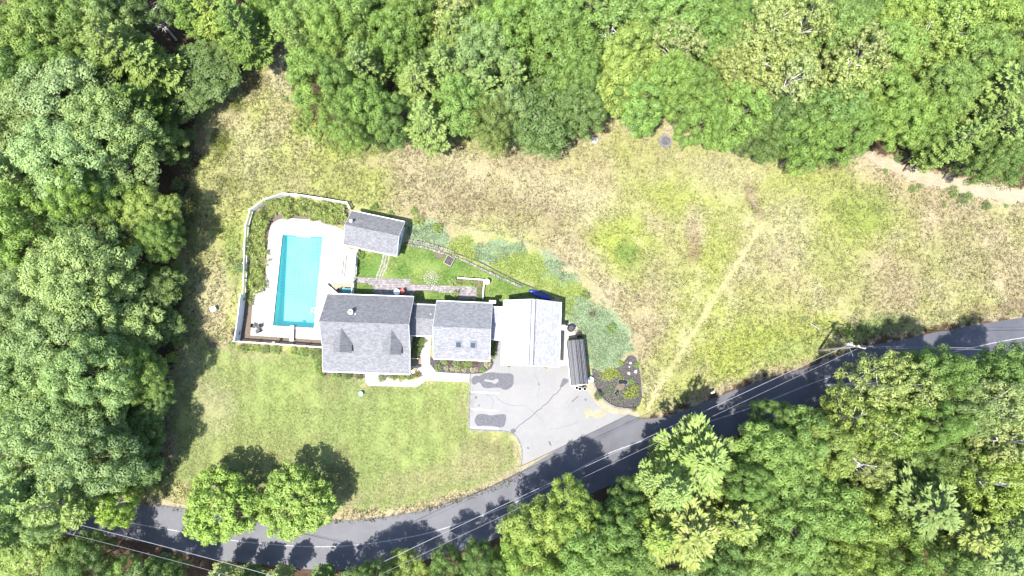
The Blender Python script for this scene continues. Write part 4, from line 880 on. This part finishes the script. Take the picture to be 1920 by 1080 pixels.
for it in LST.replace('\n', '').split('|'):
    a = it.split(); px, py, r = map(float, a[:3]); edge = None
    h = None
    if (py > 1040 and px < 960): h = 8.0
    if a[4] == 'dark' and a[3] == 'broad': h = random.uniform(10.5, 13)
    if 215 < px < 480 and 70 < py < 930: px -= 20; r *= .97; h = (6.6 if a[4] == 'dark' else 11.0 if a[3] != 'pine' else 13.5)*random.uniform(.92,1.08)
    if px > 1560 and py > 650 and a[4] != 'dark': h = random.uniform(17, 19)
    tree(px, py, r, a[3], a[4], h)
# fill behind and between: understorey trees on a jittered grid inside the woods
WOODS = [('west', [(-120,-80),(465,-80),(455,40),(425,95),(370,150),(330,225),(325,290),(280,370),(258,450),(262,540),(262,640),(250,740),(245,840),(225,890),(80,895),(-120,885)]),
         ('north', [(590,-80),(2040,-80),(2040,350),(1900,312),(1780,292),(1690,258),(1625,238),(1560,290),(1480,280),(1410,232),(1300,222),(1240,200),(1120,190),(1090,225),(1010,255),(960,235),(800,240),(700,250),(640,215),(625,170),(605,100)]),
         ('south', [(2040,700),(1800,722),(1600,775),(1450,820),(1340,865),(1223,910),(1120,950),(1010,1010),(900,1060),(760,1085),(2040,1200)]),
         ('south', [(-120,1010),(180,1040),(300,1060),(480,1090),(700,1100),(700,1180),(-120,1180)])]
TX = [(t['x'], t['y'], t['r']) for t in TREES]
for wn, wp in WOODS:
    poly = PP(wp); xs = [p[0] for p in poly]; ys = [p[1] for p in poly]
    y = min(ys)
    while y < max(ys):
        x = min(xs)
        while x < max(xs):
            qx, qy = x + random.uniform(-1.6,1.6), y + random.uniform(-1.6,1.6); x += 5.0
            if not inpoly(np.array([qx]), np.array([qy]), poly)[0]: continue
            p = proj(qx, qy, 9)
            if not (-60 < p[0] < 1980 and -60 < p[1] < 1150): continue
            dmin = min(math.hypot(qx-a, qy-b)/c for a, b, c in TX)
            if dmin < .62: continue
            rr = random.uniform(2.9,3.9); TX.append((qx, qy, rr))
            kk = random.choice(['broad','broad','oak']) if wn != 'west' else 'broad'
            plant(kk, qx, qy, rr, random.uniform(8.5,12.5), random.choice(['dark','green','dark','blue']), 'fill')
        y += 5.0
# edge shrubs along the wood
EDGE = [(345,215,14,'dark'),(352,250,15,'dark'),(345,300,14,'dark'),(330,345,14,'dark'),(318,400,13,'green'),(330,500,14,'green'),(338,540,12,'mossy'),(335,590,12,'mossy'),(330,640,12,'green'),(322,670,13,'yellow'),(300,900,13,'dark'),(285,915,12,'green'),
        (560,235,16,'yellow'),(590,250,16,'yellow'),(620,262,16,'yellow'),(645,275,14,'yellow'),(575,215,14,'lime'),(610,235,15,'fresh'),(665,268,14,'lime'),(690,262,14,'fresh'),(720,268,12,'green'),(760,262,13,'mossy'),(830,250,13,'mossy'),(870,248,13,'yellow'),(532,182,6,'blue'),
        (1180,218,11,'fresh'),(1215,222,12,'green'),(1270,228,13,'green'),(1340,242,13,'green'),(1445,280,14,'dark'),(1500,295,13,'green'),(1560,298,13,'green'),(1690,290,13,'dark'),(1730,305,12,'dark'),(1790,318,13,'green'),(1850,328,13,'dark'),(1900,336,13,'green'),
        (1715,352,8,'green'),(1728,347,6,'green'),(1790,358,12,'green'),(1810,372,11,'dark'),(1822,366,9,'green'),(1775,380,6,'green'),(1855,384,10,'dark'),(1893,384,5,'green'),(1665,318,6,'fresh'),(1690,300,5,'green'),
        (450,500,14,'dark'),(462,470,9,'green'),(784,412,12,'yellow'),(820,426,11,'yellow'),(775,395,9,'fresh'),(700,388,9,'green'),(730,400,8,'green')]
for (px, py, r, cc) in EDGE:
    x, y = U(px, py, .8); rr = r*.066; plant('bush', x, y, rr, rr*1.2, cc, 'edge')
# lawn maples and the lime maple by the road
def named(kind, px, py, rpx, h, cc, label, cat, frac=.55):
    z = h*frac; x, y = U(px, py, z); e = plant(kind, x, y, rpx*(CAM_H-z)/FPX, h, cc, 'named'); tag(e, label, cat); return e
named('round', 418, 947, 70, 9.0, 'lime', 'left one of the two round bright green maples between lawn and road', 'tree').name = 'maple_tree'
named('round', 557, 943, 68, 8.6, 'lime', 'right one of the two round bright green maples between lawn and road', 'tree')
named('round', 224, 944, 42, 9.5, 'sunny', 'small lime-green tree overhanging the road at lower left', 'tree')
# shrubs of the garden
SH = [(1122,743,9,1.6,'dark','dark clipped shrub on the gravel apron between shed and rock garden'),(1189,768,5,.7,'mossy','small mossy shrub at the lower tip of the rock garden'),(1147,616,10,.9,'fresh','bright green round shrub alone in the blue-green groundcover'),
 (1097,553,10,.9,'green','green shrub in the lime groundcover right of the garage'),(1184,715,6,.6,'fresh','small round green shrub beside the black pond in the rock garden'),(1164,682,6,.5,'lime','lime shrub at the top corner of the rock garden'),(1194,684,6,.5,'lime','lime shrub at the right rim of the rock garden'),
 (441,624,9,1.4,'purple','dark purple shrub outside the tall white fence corner'),(455,655,11,1.2,'green','green shrub below the corner of the tall white fence'),(476,654,10,1.0,'yellow','yellow-green shrub second from left below the front pool fence'),(495,656,11,1.0,'green','green shrub third from left below the front pool fence'),(516,656,10,1.0,'lime','lime shrub at the middle of the front pool fence'),
 (548,658,9,.9,'yellow','yellow-green shrub right of the middle of the front pool fence'),(566,661,12,1.1,'green','green shrub below the right part of the front pool fence'),(590,663,12,1.2,'dark','dark shrub where the front pool fence meets the house'),
 (598,682,12,1.6,'green','green shrub against the left wall of the main house'),(602,697,10,1.3,'fresh','green shrub at the lower left corner of the main house'),(628,703,9,.9,'fresh','green shrub under the left part of the porch eave'),(651,704,9,1.0,'dark','dark clipped shrub under the porch eave'),(671,705,8,1.0,'dark','dark clipped shrub left of the front walk\'s end'),
 (716,706,11,1.0,'dark','dark clipped shrub right of the front walk\'s end'),(738,706,8,.8,'mossy','mossy shrub under the right part of the porch eave'),(752,709,9,.7,'yellow','yellow-green plant overhanging the front walk'),(768,706,8,.8,'green','green shrub at the lower right corner of the main house'),
 (781,645,12,1.5,'dark','dark tall shrub beside the walk between house and wing'),(778,660,11,1.3,'dark','dark shrub just above the white side handrail'),(790,640,9,1.2,'green','green shrub by the breezeway step'),
 (784,702,7,.6,'tan','brownish grassy plant beside the round yard lamp'),(832,677,7,.6,'yellow','yellow-green plant leftmost along the wing\'s front wall'),(822,689,8,.5,'green','green plant at the left end of the front bed'),(855,681,8,.6,'blue','blue-green plant below the left skylight'),(876,681,9,.7,'lime','large lime plant in the middle of the front bed'),
 (866,688,7,.5,'mossy','mossy plant below the large lime plant'),(837,690,5,.4,'cream','cream flowering plant leftmost in the front row of the bed'),(848,692,5,.4,'cream','cream flowering plant second in the front row of the bed'),(858,692,6,.5,'cream','cream flowering plant third in the front row of the bed'),(870,694,5,.4,'cream','cream flowering plant fourth in the front row of the bed'),
 (886,694,6,.5,'cream','cream flowering plant second from right in the front row'),(893,692,5,.45,'cream','cream flowering plant rightmost in the front row'),(914,681,8,.8,'cream','large white hydrangea at the wing\'s lower right corner'),(905,693,6,.4,'green','green plant below the white hydrangea'),(844,678,6,.4,'rust','rusty plant between two green ones by the wing wall'),(890,680,6,.5,'rust','rusty plant right of the large lime plant'),
 (923,649,9,1.6,'dark','dark shrub in the gap between wing and garage'),(924,661,9,1.3,'green','green shrub in the gap nearest the driveway'),(923,668,6,.9,'lime','lime plant at the mouth of the gap beside the driveway'),(853,551,8,1.2,'pale','pale green shrub at the patio\'s lower edge'),
 (850,529,9,.9,'pale','pale green shrub at the left end of the raised bed'),(886,529,10,.9,'fresh','green plant filling the top arm of the raised bed'),(899,545,7,.9,'green','green plant in the upright arm of the raised bed'),(900,557,7,.9,'green','green plant at the foot of the raised bed'),(873,529,7,.6,'yellow','yellow-green plant in the raised bed\'s top arm'),(908,531,5,.9,'gold','golden flowers at the corner of the raised bed'),
 (862,528,7,.8,'green','green plant between the pale shrub and the yellow-green one in the raised bed'),(903,536,7,.8,'fresh','green plant in the raised bed just below its golden flowers'),(675,478,8,1.0,'green','green shrub where the short fence meets the pool house'),(1111,589,6,.4,'rust','brown dead shrub in the blue-green groundcover'),(954,685,4,.25,'lime','small lime weed at the left garage door'),(1023,688,4,.3,'gold','small golden plant at the right garage door'),(1086,628,7,.8,'purple','dark purple shrub behind the ribbed shed'),(1509,599,6,.5,'blue','blue-green weed clump in the meadow above the utility pole'),(1280,748,7,.5,'fresh','bright green weed by the road left of the mailbox')]
COL.update(purple=((.022,.012,.018),'purple'), cream=((.26,.25,.17),'cream'), rust=((.085,.045,.03),'rusty'), tan=((.11,.085,.035),'brownish'), gold=((.30,.20,.02),'golden'))
for (px, py, r, h, cc, lb) in SH:
    x, y = U(px, py, h*.6); e = plant('bush', x, y, r*.067, h, cc, 'named'); tag(e, lb, 'shrub' if h > .6 else 'plant')

# bare white tree at the top edge and twiggy dead trees
def dead_tree(px, py, h, spread, label, mat, seed, n=9, lean=0.0):
    x, y = U(px, py, 0); g = random.Random(seed); o = empty('bare_tree', (x, y, 0), 0, label, 'tree')
    tr = MB(); pts = [(lean*k*.4+g.uniform(-.1,.1), g.uniform(-.12,.12)*k, h*k/5) for k in range(6)]; tr.tube(pts, .15, 6, .04); tr.build('trunk', mat, o)
    for k in range(n):
        z = h*g.uniform(.4,.95); t_ = z/h*5; i_ = int(t_); p = pts[i_]; a = g.uniform(0,6.28); L = spread*g.uniform(.5,1)*(1.2-z/h*.5)
        q = [(p[0],p[1],z)]; 
        for s in range(3): q.append((q[-1][0]+math.cos(a)*L/3, q[-1][1]+math.sin(a)*L/3, q[-1][2]+L*.25)); a += g.uniform(-.5,.5)
        mb = MB().tube(q, .06, 5, .015)
        for s in range(6):
            b0 = Vector(q[1+s % 3]); aa = a+g.uniform(-1.2,1.2); mb.tube([b0, b0+Vector((math.cos(aa)*L*.35, math.sin(aa)*L*.35, .25))], .03, 4, .008)
        mb.build('branch', mat, o)
dead_tree(1004,75,15,1.7,'bare white dead tree standing among green crowns at the top edge', M['bark_pale'], 4, 10)
dead_tree(330,75,8,2.2,'bare grey brushy tree in the gap of the upper left wood', M['bark_pale'], 5, 26)
dead_tree(1510,850,17.5,1.8,'bare pale treetop poking out over the road above the pines', M['bark_pale'], 6, 12)

# ---- labels for the wood
LM = [(40,40,"in the photo's top left corner"),(200,60,"left of the bare grey brush, top left wood"),(420,50,"at the head of the narrow grassy gap"),(100,220,"deep in the upper left wood"),(330,220,"on the meadow edge left of the grassy gap"),
 (40,400,"at the left edge level with the pool house"),(280,400,"on the wood edge left of the curved pool fence"),(60,560,"at the left frame edge level with the pool"),(170,560,"inside the wood left of the pool"),(310,570,"on the wood edge left of the pool"),(60,740,"at the left frame edge level with the porch"),(280,730,"on the wood edge left of the front lawn"),
 (100,860,"deep in the wood above the lower left road"),(270,860,"over the lawn's lower left edge"),(60,1000,"where the road leaves at lower left"),(180,1070,"in the bottom left corner"),(580,50,"right of the grassy gap at the top edge"),(640,190,"on the meadow edge above the pool"),
 (780,40,"at the top edge above the pool house"),(800,210,"on the meadow edge above the pool house"),(940,60,"left of the bare white tree"),(1080,60,"right of the bare white tree"),(1010,220,"on the wood bulge above the garage"),(1180,60,"at the top edge above the shed"),(1200,190,"on the meadow edge near the ash patch"),
 (1320,60,"at the top edge right of centre"),(1340,210,"on the meadow edge right of the ash patch"),(1460,90,"in the upper wood's oak stand"),(1500,250,"on the edge left of the dirt track"),(1620,80,"at the top edge above the dirt track's end"),(1630,230,"behind the end of the dirt track"),
 (1770,70,"near the top right of the upper wood"),(1770,250,"beside the middle of the dirt track"),(1890,60,"in the photo's top right corner"),(1890,230,"at the right edge above the dirt track"),(1280,880,"by the road opposite the driveway mouth"),(1290,1020,"at the bottom edge below the driveway"),
 (1450,820,"on the roadside right of the pines"),(1480,960,"in the middle of the lower right wood"),(1620,740,"by the road under the wires"),(1600,880,"in the wood below the utility pole"),(1580,1040,"at the bottom edge right of the pines"),(1760,720,"by the road right of the utility pole"),
 (1760,880,"in the lower right wood near its dark gap"),(1760,1020,"at the bottom edge in the lower right wood"),(1890,740,"at the right frame edge below the road"),(1890,900,"at the right frame edge of the lower wood"),(1890,1040,"in the photo's bottom right corner"),(1050,980,"below the road bend at bottom centre"),
 (1160,1010,"left of the big pines at the bottom edge"),(880,1070,"at the bottom edge below the road"),(720,1080,"at the bottom edge under the wires"),(480,1080,"at the bottom edge below the two lawn maples")]
KN = {'broad':'leafy tree','oak':'open-crowned oak','pine':'feathery pine','spruce':'small spruce','bush':'shrub'}
GR = {'broad':'leafy trees of the surrounding woods','oak':'open oaks of the surrounding woods','pine':'pines of the surrounding woods','spruce':'spruces below the road','bush':'shrubs along the meadow and wood edge'}
keyed = {}
for t in TREES:
    if t['extra'] == 'named': continue
    px, py = t['px']; lm = min(LM, key=lambda l: math.hypot(l[0]-px, l[1]-py))[2]
    if t['kind'] == 'bush':
        lm = ("along the dirt track" if px > 1640 and py > 290 else "on the wood edge left of the pool" if px < 400 else "outside the pool fence" if px < 480 else "on the meadow rim above the pool" if px < 720 else "by the pool house and garden border" if py > 380 else "at the foot of the upper wood")
    size = '' if t['kind'] in ('bush','spruce') else ('low ' if t['h'] < 13 else '')
    keyed.setdefault((size + COL[t['col']][1] + ' ' + KN[t['kind']], lm), []).append(t)
ORD = ['first','second','third','fourth','fifth','sixth','seventh','eighth','ninth','tenth','eleventh','twelfth']
for (d, lm), L in keyed.items():
    L.sort(key=lambda t: t['px'][0]); n = len(L)
    for k, t in enumerate(L):
        pre = '' if n == 1 else ('leftmost ' if k == 0 else 'rightmost ' if k == n-1 else ORD[min(k, 11)] + ' from left ')
        if n > 1 and (k == 0 or k == n-1) and n == 2: pre = ('left-hand ' if k == 0 else 'right-hand ')
        lb = pre + d + ' ' + lm
        if len(lb.split()) > 16: lb = lb.replace('leafy tree', 'tree').replace(' from left', '-from-left')
        tag(t['o'], lb, 'shrub' if t['kind'] == 'bush' else 'tree', GR[t['kind']])

# ------------------------------------------------------------------ ground cover and grass (uncountable)
def carpet(name, pts, dens, size, colr, hmax, var=.25, pxpoly=True, lump=1.2, seed=1, aspect=.7):
    g = np.random.default_rng(seed); poly = PP(pts); xs = [p[0] for p in poly]; ys = [p[1] for p in poly]
    A_ = (max(xs)-min(xs))*(max(ys)-min(ys)); n = int(A_*dens); x = g.uniform(min(xs), max(xs), n); y = g.uniform(min(ys), max(ys), n)
    k = inpoly(x+(fbm(x,y,1.2,3,6)-.5)*2.6+g.normal(size=n)*.12, y+(fbm(x,y,1.2,3,7)-.5)*2.6+g.normal(size=n)*.12, poly); x, y = x[k], y[k]; n = len(x)
    h = fbm(x, y, lump, 2, seed); h = np.clip((h-.25)/.5, .1, 1); z = h*hmax*g.uniform(.7,1.0,n)
    e = .15; gx_ = (fbm(x+e,y,lump,2,seed)-fbm(x-e,y,lump,2,seed))*hmax*3; gy_ = (fbm(x,y+e,lump,2,seed)-fbm(x,y-e,lump,2,seed))*hmax*3
    N = np.stack([-gx_*2, -gy_*2, np.ones(n)], 1) + g.normal(size=(n,3))*.45; s = size*g.uniform(.6,1.3,n)
    V = quads(np.stack([x,y,z],1), N, rnd(n,g), s*aspect, s); cols = colr if isinstance(colr[0], (tuple, list)) else [colr]
    ci = np.array(cols)[g.integers(0, len(cols), n)] * np.clip(1+g.normal(size=(n,1))*var, .4, 1.9)
    me = np_mesh(name, V, 4, {'tint': ('FLOAT_COLOR', np.repeat(np.concatenate([ci, np.ones((n,1))], 1), 4, 0))}); me.materials.append(M['leafc'])
    return tag(link(name, me), kind='stuff')
TEALP = (.088,.120,.062); LIMEP = (.125,.155,.022)
carpet('pool_bed_shrubbery', [(470,402),(500,382),(536,372),(600,378),(655,391),(652,420),(632,424),(600,411),(532,407),(509,418),(500,450),(496,540),(484,545),(478,575),(464,570),(467,430)], 170, .2, [(.135,.17,.035),(.10,.15,.035),(.155,.165,.05)], 1.1, .3, lump=.9)
for k, pl in enumerate((GT1, GT2, GT3, GT4)): carpet('teal_groundcover', pl, 110, .15, [TEALP, (.10,.130,.068), (.074,.115,.066)], .2, seed=2+k)
for k, pl in enumerate((GL1, GL2)): carpet('lime_groundcover', pl, 110, .15, [LIMEP, (.10,.14,.025)], .2, seed=6+k)
for k_, ln_ in enumerate(([(560,215),(600,245),(640,262),(700,280),(760,262),(830,265),(900,255),(960,262),(1000,280),(1060,268),(1105,240),(1130,222)], [(1130,222),(1200,216),(1260,226),(1340,244),(1400,250),(1450,280),(1500,302),(1560,308),(1600,296)], [(1690,285),(1740,306),(1800,322),(1860,335),(1930,345),(2000,352)],
        [(480,90),(440,150),(400,190),(372,215),(366,290),(345,340),(328,420),(330,500),(336,590),(330,660),(312,760),(305,850),(290,905)], [(1225,800),(1300,778),(1370,748)], [(1250,778),(1330,742),(1420,708),(1520,676),(1620,642),(1720,622),(1850,598),(1960,584)])):
    if k_ == 4: continue
    b_ = ribbon(PP(ln_), .9 if k_ < 4 else .45); carpet('edge_undergrowth', [proj(p[0], p[1], 0) for p in b_], 26 if k_ < 4 else 10, .17, [(.085,.125,.03),(.06,.10,.025),(.13,.14,.05),(.10,.085,.04)], .7 if k_ < 4 else .25, .35, seed=40+k_)
carpet('weedy_undergrowth', [(545,205),(580,210),(620,240),(680,262),(720,270),(712,284),(668,300),(640,292),(600,262),(560,240)], 45, .2, [(.125,.165,.035),(.09,.14,.03),(.16,.18,.04)], .5, .3, seed=21)
carpet('lime_shrubbery', [(1117,702),(1130,693),(1150,690),(1168,700),(1172,712),(1150,715),(1130,712)], 170, .15, LIMEP, .5, seed=8)
carpet('lime_shrubbery', [(1165,735),(1180,722),(1200,720),(1204,740),(1190,748),(1170,745)], 170, .15, LIMEP, .5, seed=9)
carpet('rock_garden_foliage', [(1112,705),(1128,712),(1150,720),(1158,745),(1175,755),(1200,750),(1198,762),(1165,763),(1138,752),(1120,730)], 40, .15, [(.07,.11,.03),(.12,.13,.08),(.05,.09,.02)], .3, seed=10)
# meadow grass: short tufts coloured by what grows there
def grass(name, poly, n, hh, ww, seed, bright=(.75,1.55), excl=()):
    g = np.random.default_rng(seed); xs = [p[0] for p in poly]; ys = [p[1] for p in poly]
    x = g.uniform(min(xs), max(xs), n); y = g.uniform(min(ys), max(ys), n); k = inpoly(x, y, poly)
    for e in excl: k &= ~inpoly(x, y, e)
    k &= dist_line(x, y, TRACK) > .4+g.uniform(-.3,.2,n)
    k &= fbm(x, y, 1.6, 3, 12) > .36 + g.uniform(-.12,.12,n)
    x, y = x[k], y[k]; n = len(x); base = ground_color(x, y); B = 4
    t = np.clip(g.uniform(bright[0], bright[1], n) * (.8+.5*fbm(x,y,1.0,2,5)), .4, 2)[:,None]; c = base*t
    st_ = (g.random(n) < .22)[:,None]; c = np.where(st_, c*.5+np.array((.17,.15,.09))*.5, c); gr_ = (g.random(n) < .09)[:,None]; c = np.where(gr_, np.array((.035,.06,.014)), c)
    x = np.repeat(x, B); y = np.repeat(y, B); c = np.repeat(c, B, 0); m_ = len(x); a = g.uniform(0,6.28,m_); h = hh*g.uniform(.5,1.2,m_); w_ = ww*g.uniform(.6,1.3,m_)
    x = x+g.normal(size=m_)*.08; y = y+g.normal(size=m_)*.08; ln = g.uniform(.3,1.1,m_)*h; b_ = g.uniform(0,6.28,m_)
    V = np.stack([np.stack([x-np.cos(a)*w_, y-np.sin(a)*w_, np.zeros(m_)],1), np.stack([x+np.cos(a)*w_, y+np.sin(a)*w_, np.zeros(m_)],1), np.stack([x+np.cos(b_)*ln, y+np.sin(b_)*ln, h],1)], 1).reshape(-1,3)
    me = np_mesh(name, V, 3, {'tint': ('FLOAT_COLOR', np.repeat(np.concatenate([c, np.ones((m_,1))],1), 3, 0))}); me.materials.append(M['grassblade'])
    return tag(link(name, me), kind='stuff')
POOLZ = PP([(455,395),(536,360),(660,380),(765,410),(765,440),(850,420),(1000,455),(1110,520),(1195,640),(1207,770),(1000,900),(860,830),(600,720),(440,650)])
DRT = PP([(1614,287),(1672,298),(1745,324),(1860,346),(2080,380),(2080,402),(1850,372),(1730,346),(1640,308)])
grass('meadow_grass', OPEN, 170000, .27, .055, 31, (.7,1.75), excl=(LAWN, POOLZ, DRT))
grass('lawn_grass', LAWN, 60000, .07, .035, 32, (.8,1.35))
grass('yard_grass', YARD, 14000, .08, .035, 33, (.8,1.35), excl=(pp,))

# ------------------------------------------------------------------ small outdoor things
def boulder(px, py, r, label, mat, seed, cat='boulder', h=.6):
    import bmesh
    bm = bmesh.new(); bmesh.ops.create_icosphere(bm, subdivisions=2, radius=1); g = random.Random(seed); d1 = Vector((g.random(),g.random(),g.random()))
    for v in bm.verts: v.co *= 1 + .18*math.sin(v.co.dot(d1)*6) + g.uniform(-.07,.07); v.co = Vector((v.co.x*r, v.co.y*r*.8, max(-.1, v.co.z*r*h)))
    me = bpy.data.meshes.new('boulder'); bm.to_mesh(me); bm.free(); x, y = U(px, py, 0); tag(link('boulder', me, mat, None, (x, y, .02), g.random()*3), label, cat)
boulder(1179,700,.22,'white round rock in the dark mulch of the rock garden',M['rock'],1); boulder(1182,681,.18,'pale rock near the top of the rock garden',M['rock'],2); boulder(1192,697,.25,'pale pinkish rock at the right rim of the rock garden',M['rock'],3)
boulder(1180,688,.12,'tiny white rock between two larger ones in the rock garden',M['rock'],4); boulder(1116,262,.5,'flat pale rock on the ash patch below the upper wood',M['rock'],5)
def flatpond(px, pts, label):
    P = smooth(PP(pts), 3, True); c = np.mean(P, 0); o = empty('garden_pond', (c[0], c[1], 0), 0, label, 'pond'); Q = [(p[0]-c[0], p[1]-c[1]) for p in P]
    MB().prism([(q[0]*1.12, q[1]*1.12) for q in Q], 0, .06).build('rim', M['stone'], o); MB().prism(Q, .02, .07).build('water', M['pond'], o)
flatpond(0, [(1159,714),(1165,711),(1172,712),(1177,716),(1174,721),(1168,719),(1162,720)], 'kidney-shaped black pond in the rock garden')
flatpond(0, [(1152,740),(1154,733),(1159,730),(1161,736),(1157,743)], 'small black pond left of the kidney-shaped one')
# fire ring / ash patch
o = empty('fire_ring', at(1248,265,0), 0, 'dark stone fire ring with ash near the upper wood', 'fire ring')
for k in range(14): aa = 2*math.pi*k/14; MB().obox(.75*math.cos(aa), .75*math.sin(aa), 0, .18, .28, .22, aa).build('stone', M['stone'], o)
MB().cyl(0,0,0,.05,.62,14).build('ash', M['patch'], o)
# white bin at left of meadow
o = empty('white_box', at(403,580,0), R_(25), 'white box standing alone in the grass left of the pool', 'box'); MB().box(-.32,.32,-.25,.25,0,.6).build('body', M['white'], o); MB().box(-.35,.35,-.28,.28,.6,.66).build('lid', M['white'], o)
o = empty('aqua_ball', at(678,738,0), 0, 'aqua round lidded bucket on the lawn below the front walk', 'bucket'); MB().lathe(0,0,[(.22,0),(.28,.45),(.3,.47),(.24,.52)],18).build('body', M['aqua'], o); MB().tube([(-.29,0,.4),(-.2,0,.1),(0,.3,.05)],.01,5).build('handle', M['galv'], o)
o = empty('mailbox', at(1331,736,0), R_(20), 'white mailbox on a post at the road edge', 'mailbox'); MB().box(-.05,.05,-.05,.05,0,1.05).build('post', M['wood_pole'], o)
mb = MB(); prof = [(-.11,0),(-.11,.14)] + [(.11*math.cos(math.pi-k*math.pi/6), .14+.11*math.sin(k*math.pi/6)) for k in range(1,6)] + [(.11,.14),(.11,0)]; n = len(prof)
mb.add([(-.26,p[0],1.05+p[1]) for p in prof]+[(.26,p[0],1.05+p[1]) for p in prof], [tuple(range(n)), tuple(range(2*n-1,n-1,-1))]+[(i,(i+1)%n,n+(i+1)%n,n+i) for i in range(n)]); mb.build('body', M['white'], o)
MB().box(.05,.2,.112,.125,1.2,1.28).build('flag', M['red'], o)
o = empty('yard_lamp', at(779,697,0), 0, 'yard lamp with round cream globe beside the front walk', 'lamp'); MB().cyl(0,0,0,2.0,.045,8).build('pole', M['dark'], o)
mb = MB(); mb.lathe(0,0,[(.08,2.0),(.2,2.1),(.26,2.25),(.2,2.4),(.08,2.48)],16).build('lamp_shade', M['white'], o); MB().cyl(0,0,2.48,2.53,.05,8).build('cap', M['dark'], o)
# low leaf mulch patch in the lawn
sheet('bare_soil_patch', [(388,645),(400,641),(412,646),(408,651),(394,652)], .012, M['soil'], sm=3)

# ------------------------------------------------------------------ utility poles and wires
def pole(x, y, rz, label, h=10.5):
    o = empty('utility_pole', (x, y, 0), rz, label, 'utility pole', 'utility poles along the road')
    MB().tube([(0,0,-.2),(0,0,h)], .17, 10, .12).build('pole', M['wood_pole'], o)
    MB().box(-.06,.06,-1.1,1.1,h-.75,h-.63).build('crossarm', M['wood_pole'], o)
    for yy in (-1.0,-.35,.35,1.0): MB().cyl(0,yy,h-.63,h-.45,.05,8).build('insulator', M['white'], o)
    MB().cyl(.3,.12,h-2.6,h-1.6,.22,12).build('transformer', M['galv'], o)
    MB().tube([(-.1,0,h-2.2),(-.6,-.3,h-2.0),(-1.0,-.5,h-2.05)],.035,6).build('bracket', M['galv'], o)
    return o
xb, yb_ = U(1535,657,0); p1 = pole(xb, yb_, R_(75), 'wooden utility pole leaning out over the road in the view')
h = 10.5; xp2, yp2 = U(600,1125,h); p2 = pole(xp2, yp2, R_(110), 'utility pole among the trees at the bottom edge')
xp3, yp3 = U(-80,948,h); p3 = pole(xp3, yp3, R_(80), 'utility pole in the wood at the left edge'); xp4, yp4 = U(2050,655,h); p4 = pole(xp4, yp4, R_(85), 'utility pole beyond the right edge by the road')
def wire(a, b, sag, r, label):
    pts = [(a[0]+(b[0]-a[0])*k/16, a[1]+(b[1]-a[1])*k/16, a[2]+(b[2]-a[2])*k/16 - sag*4*(k/16)*(1-k/16)) for k in range(17)]
    o = MB().tube(pts, r, 5).build('overhead_wire', M['wire']); tag(o, label, 'wire', 'overhead wires along the road')
for k, (dy, z, r, nm) in enumerate(((-.3,h-.42,.016,'thin upper'),(.3,h-2.3,.030,'thick lower'))):
    wire((xb, yb_+dy, z), (xp2, yp2+dy*1.6, z), .9, r, nm+' overhead wire running from the utility pole down across the road')
    wire((xp2, yp2+dy, z), (xp3, yp3+dy, z), .8, r, nm+' overhead wire over the lower left road')
    wire((xb, yb_+dy*.5, z), (xp4, yp4+dy*.5, z), .8, r, nm+' overhead wire going right along the road')
ga = at(1520,606,0); 
for k, (dx, zt) in enumerate(((0,h-1.0),(.25,h-2.4))):
    o = MB().tube([(xb,yb_,zt),(ga[0]+dx,ga[1]+dx,0)], .02, 5).build('guy_wire', M['wire']); tag(o, ('upper' if k == 0 else 'lower')+' guy wire anchoring the utility pole in the meadow', 'wire')
    g0 = Vector((ga[0]+dx,ga[1]+dx,0)); d = (Vector((xb,yb_,zt))-g0).normalized()
o = MB().tube([g0-Vector((.25,.25,0)), g0-Vector((.25,.25,0))+d*2.2], .05, 6).build('guy_guard', M['white']); tag(o, 'pale guard sleeve at the foot of the guy wires', 'guy guard')
print('trees', len(TREES), 'objects', len(bpy.data.objects))
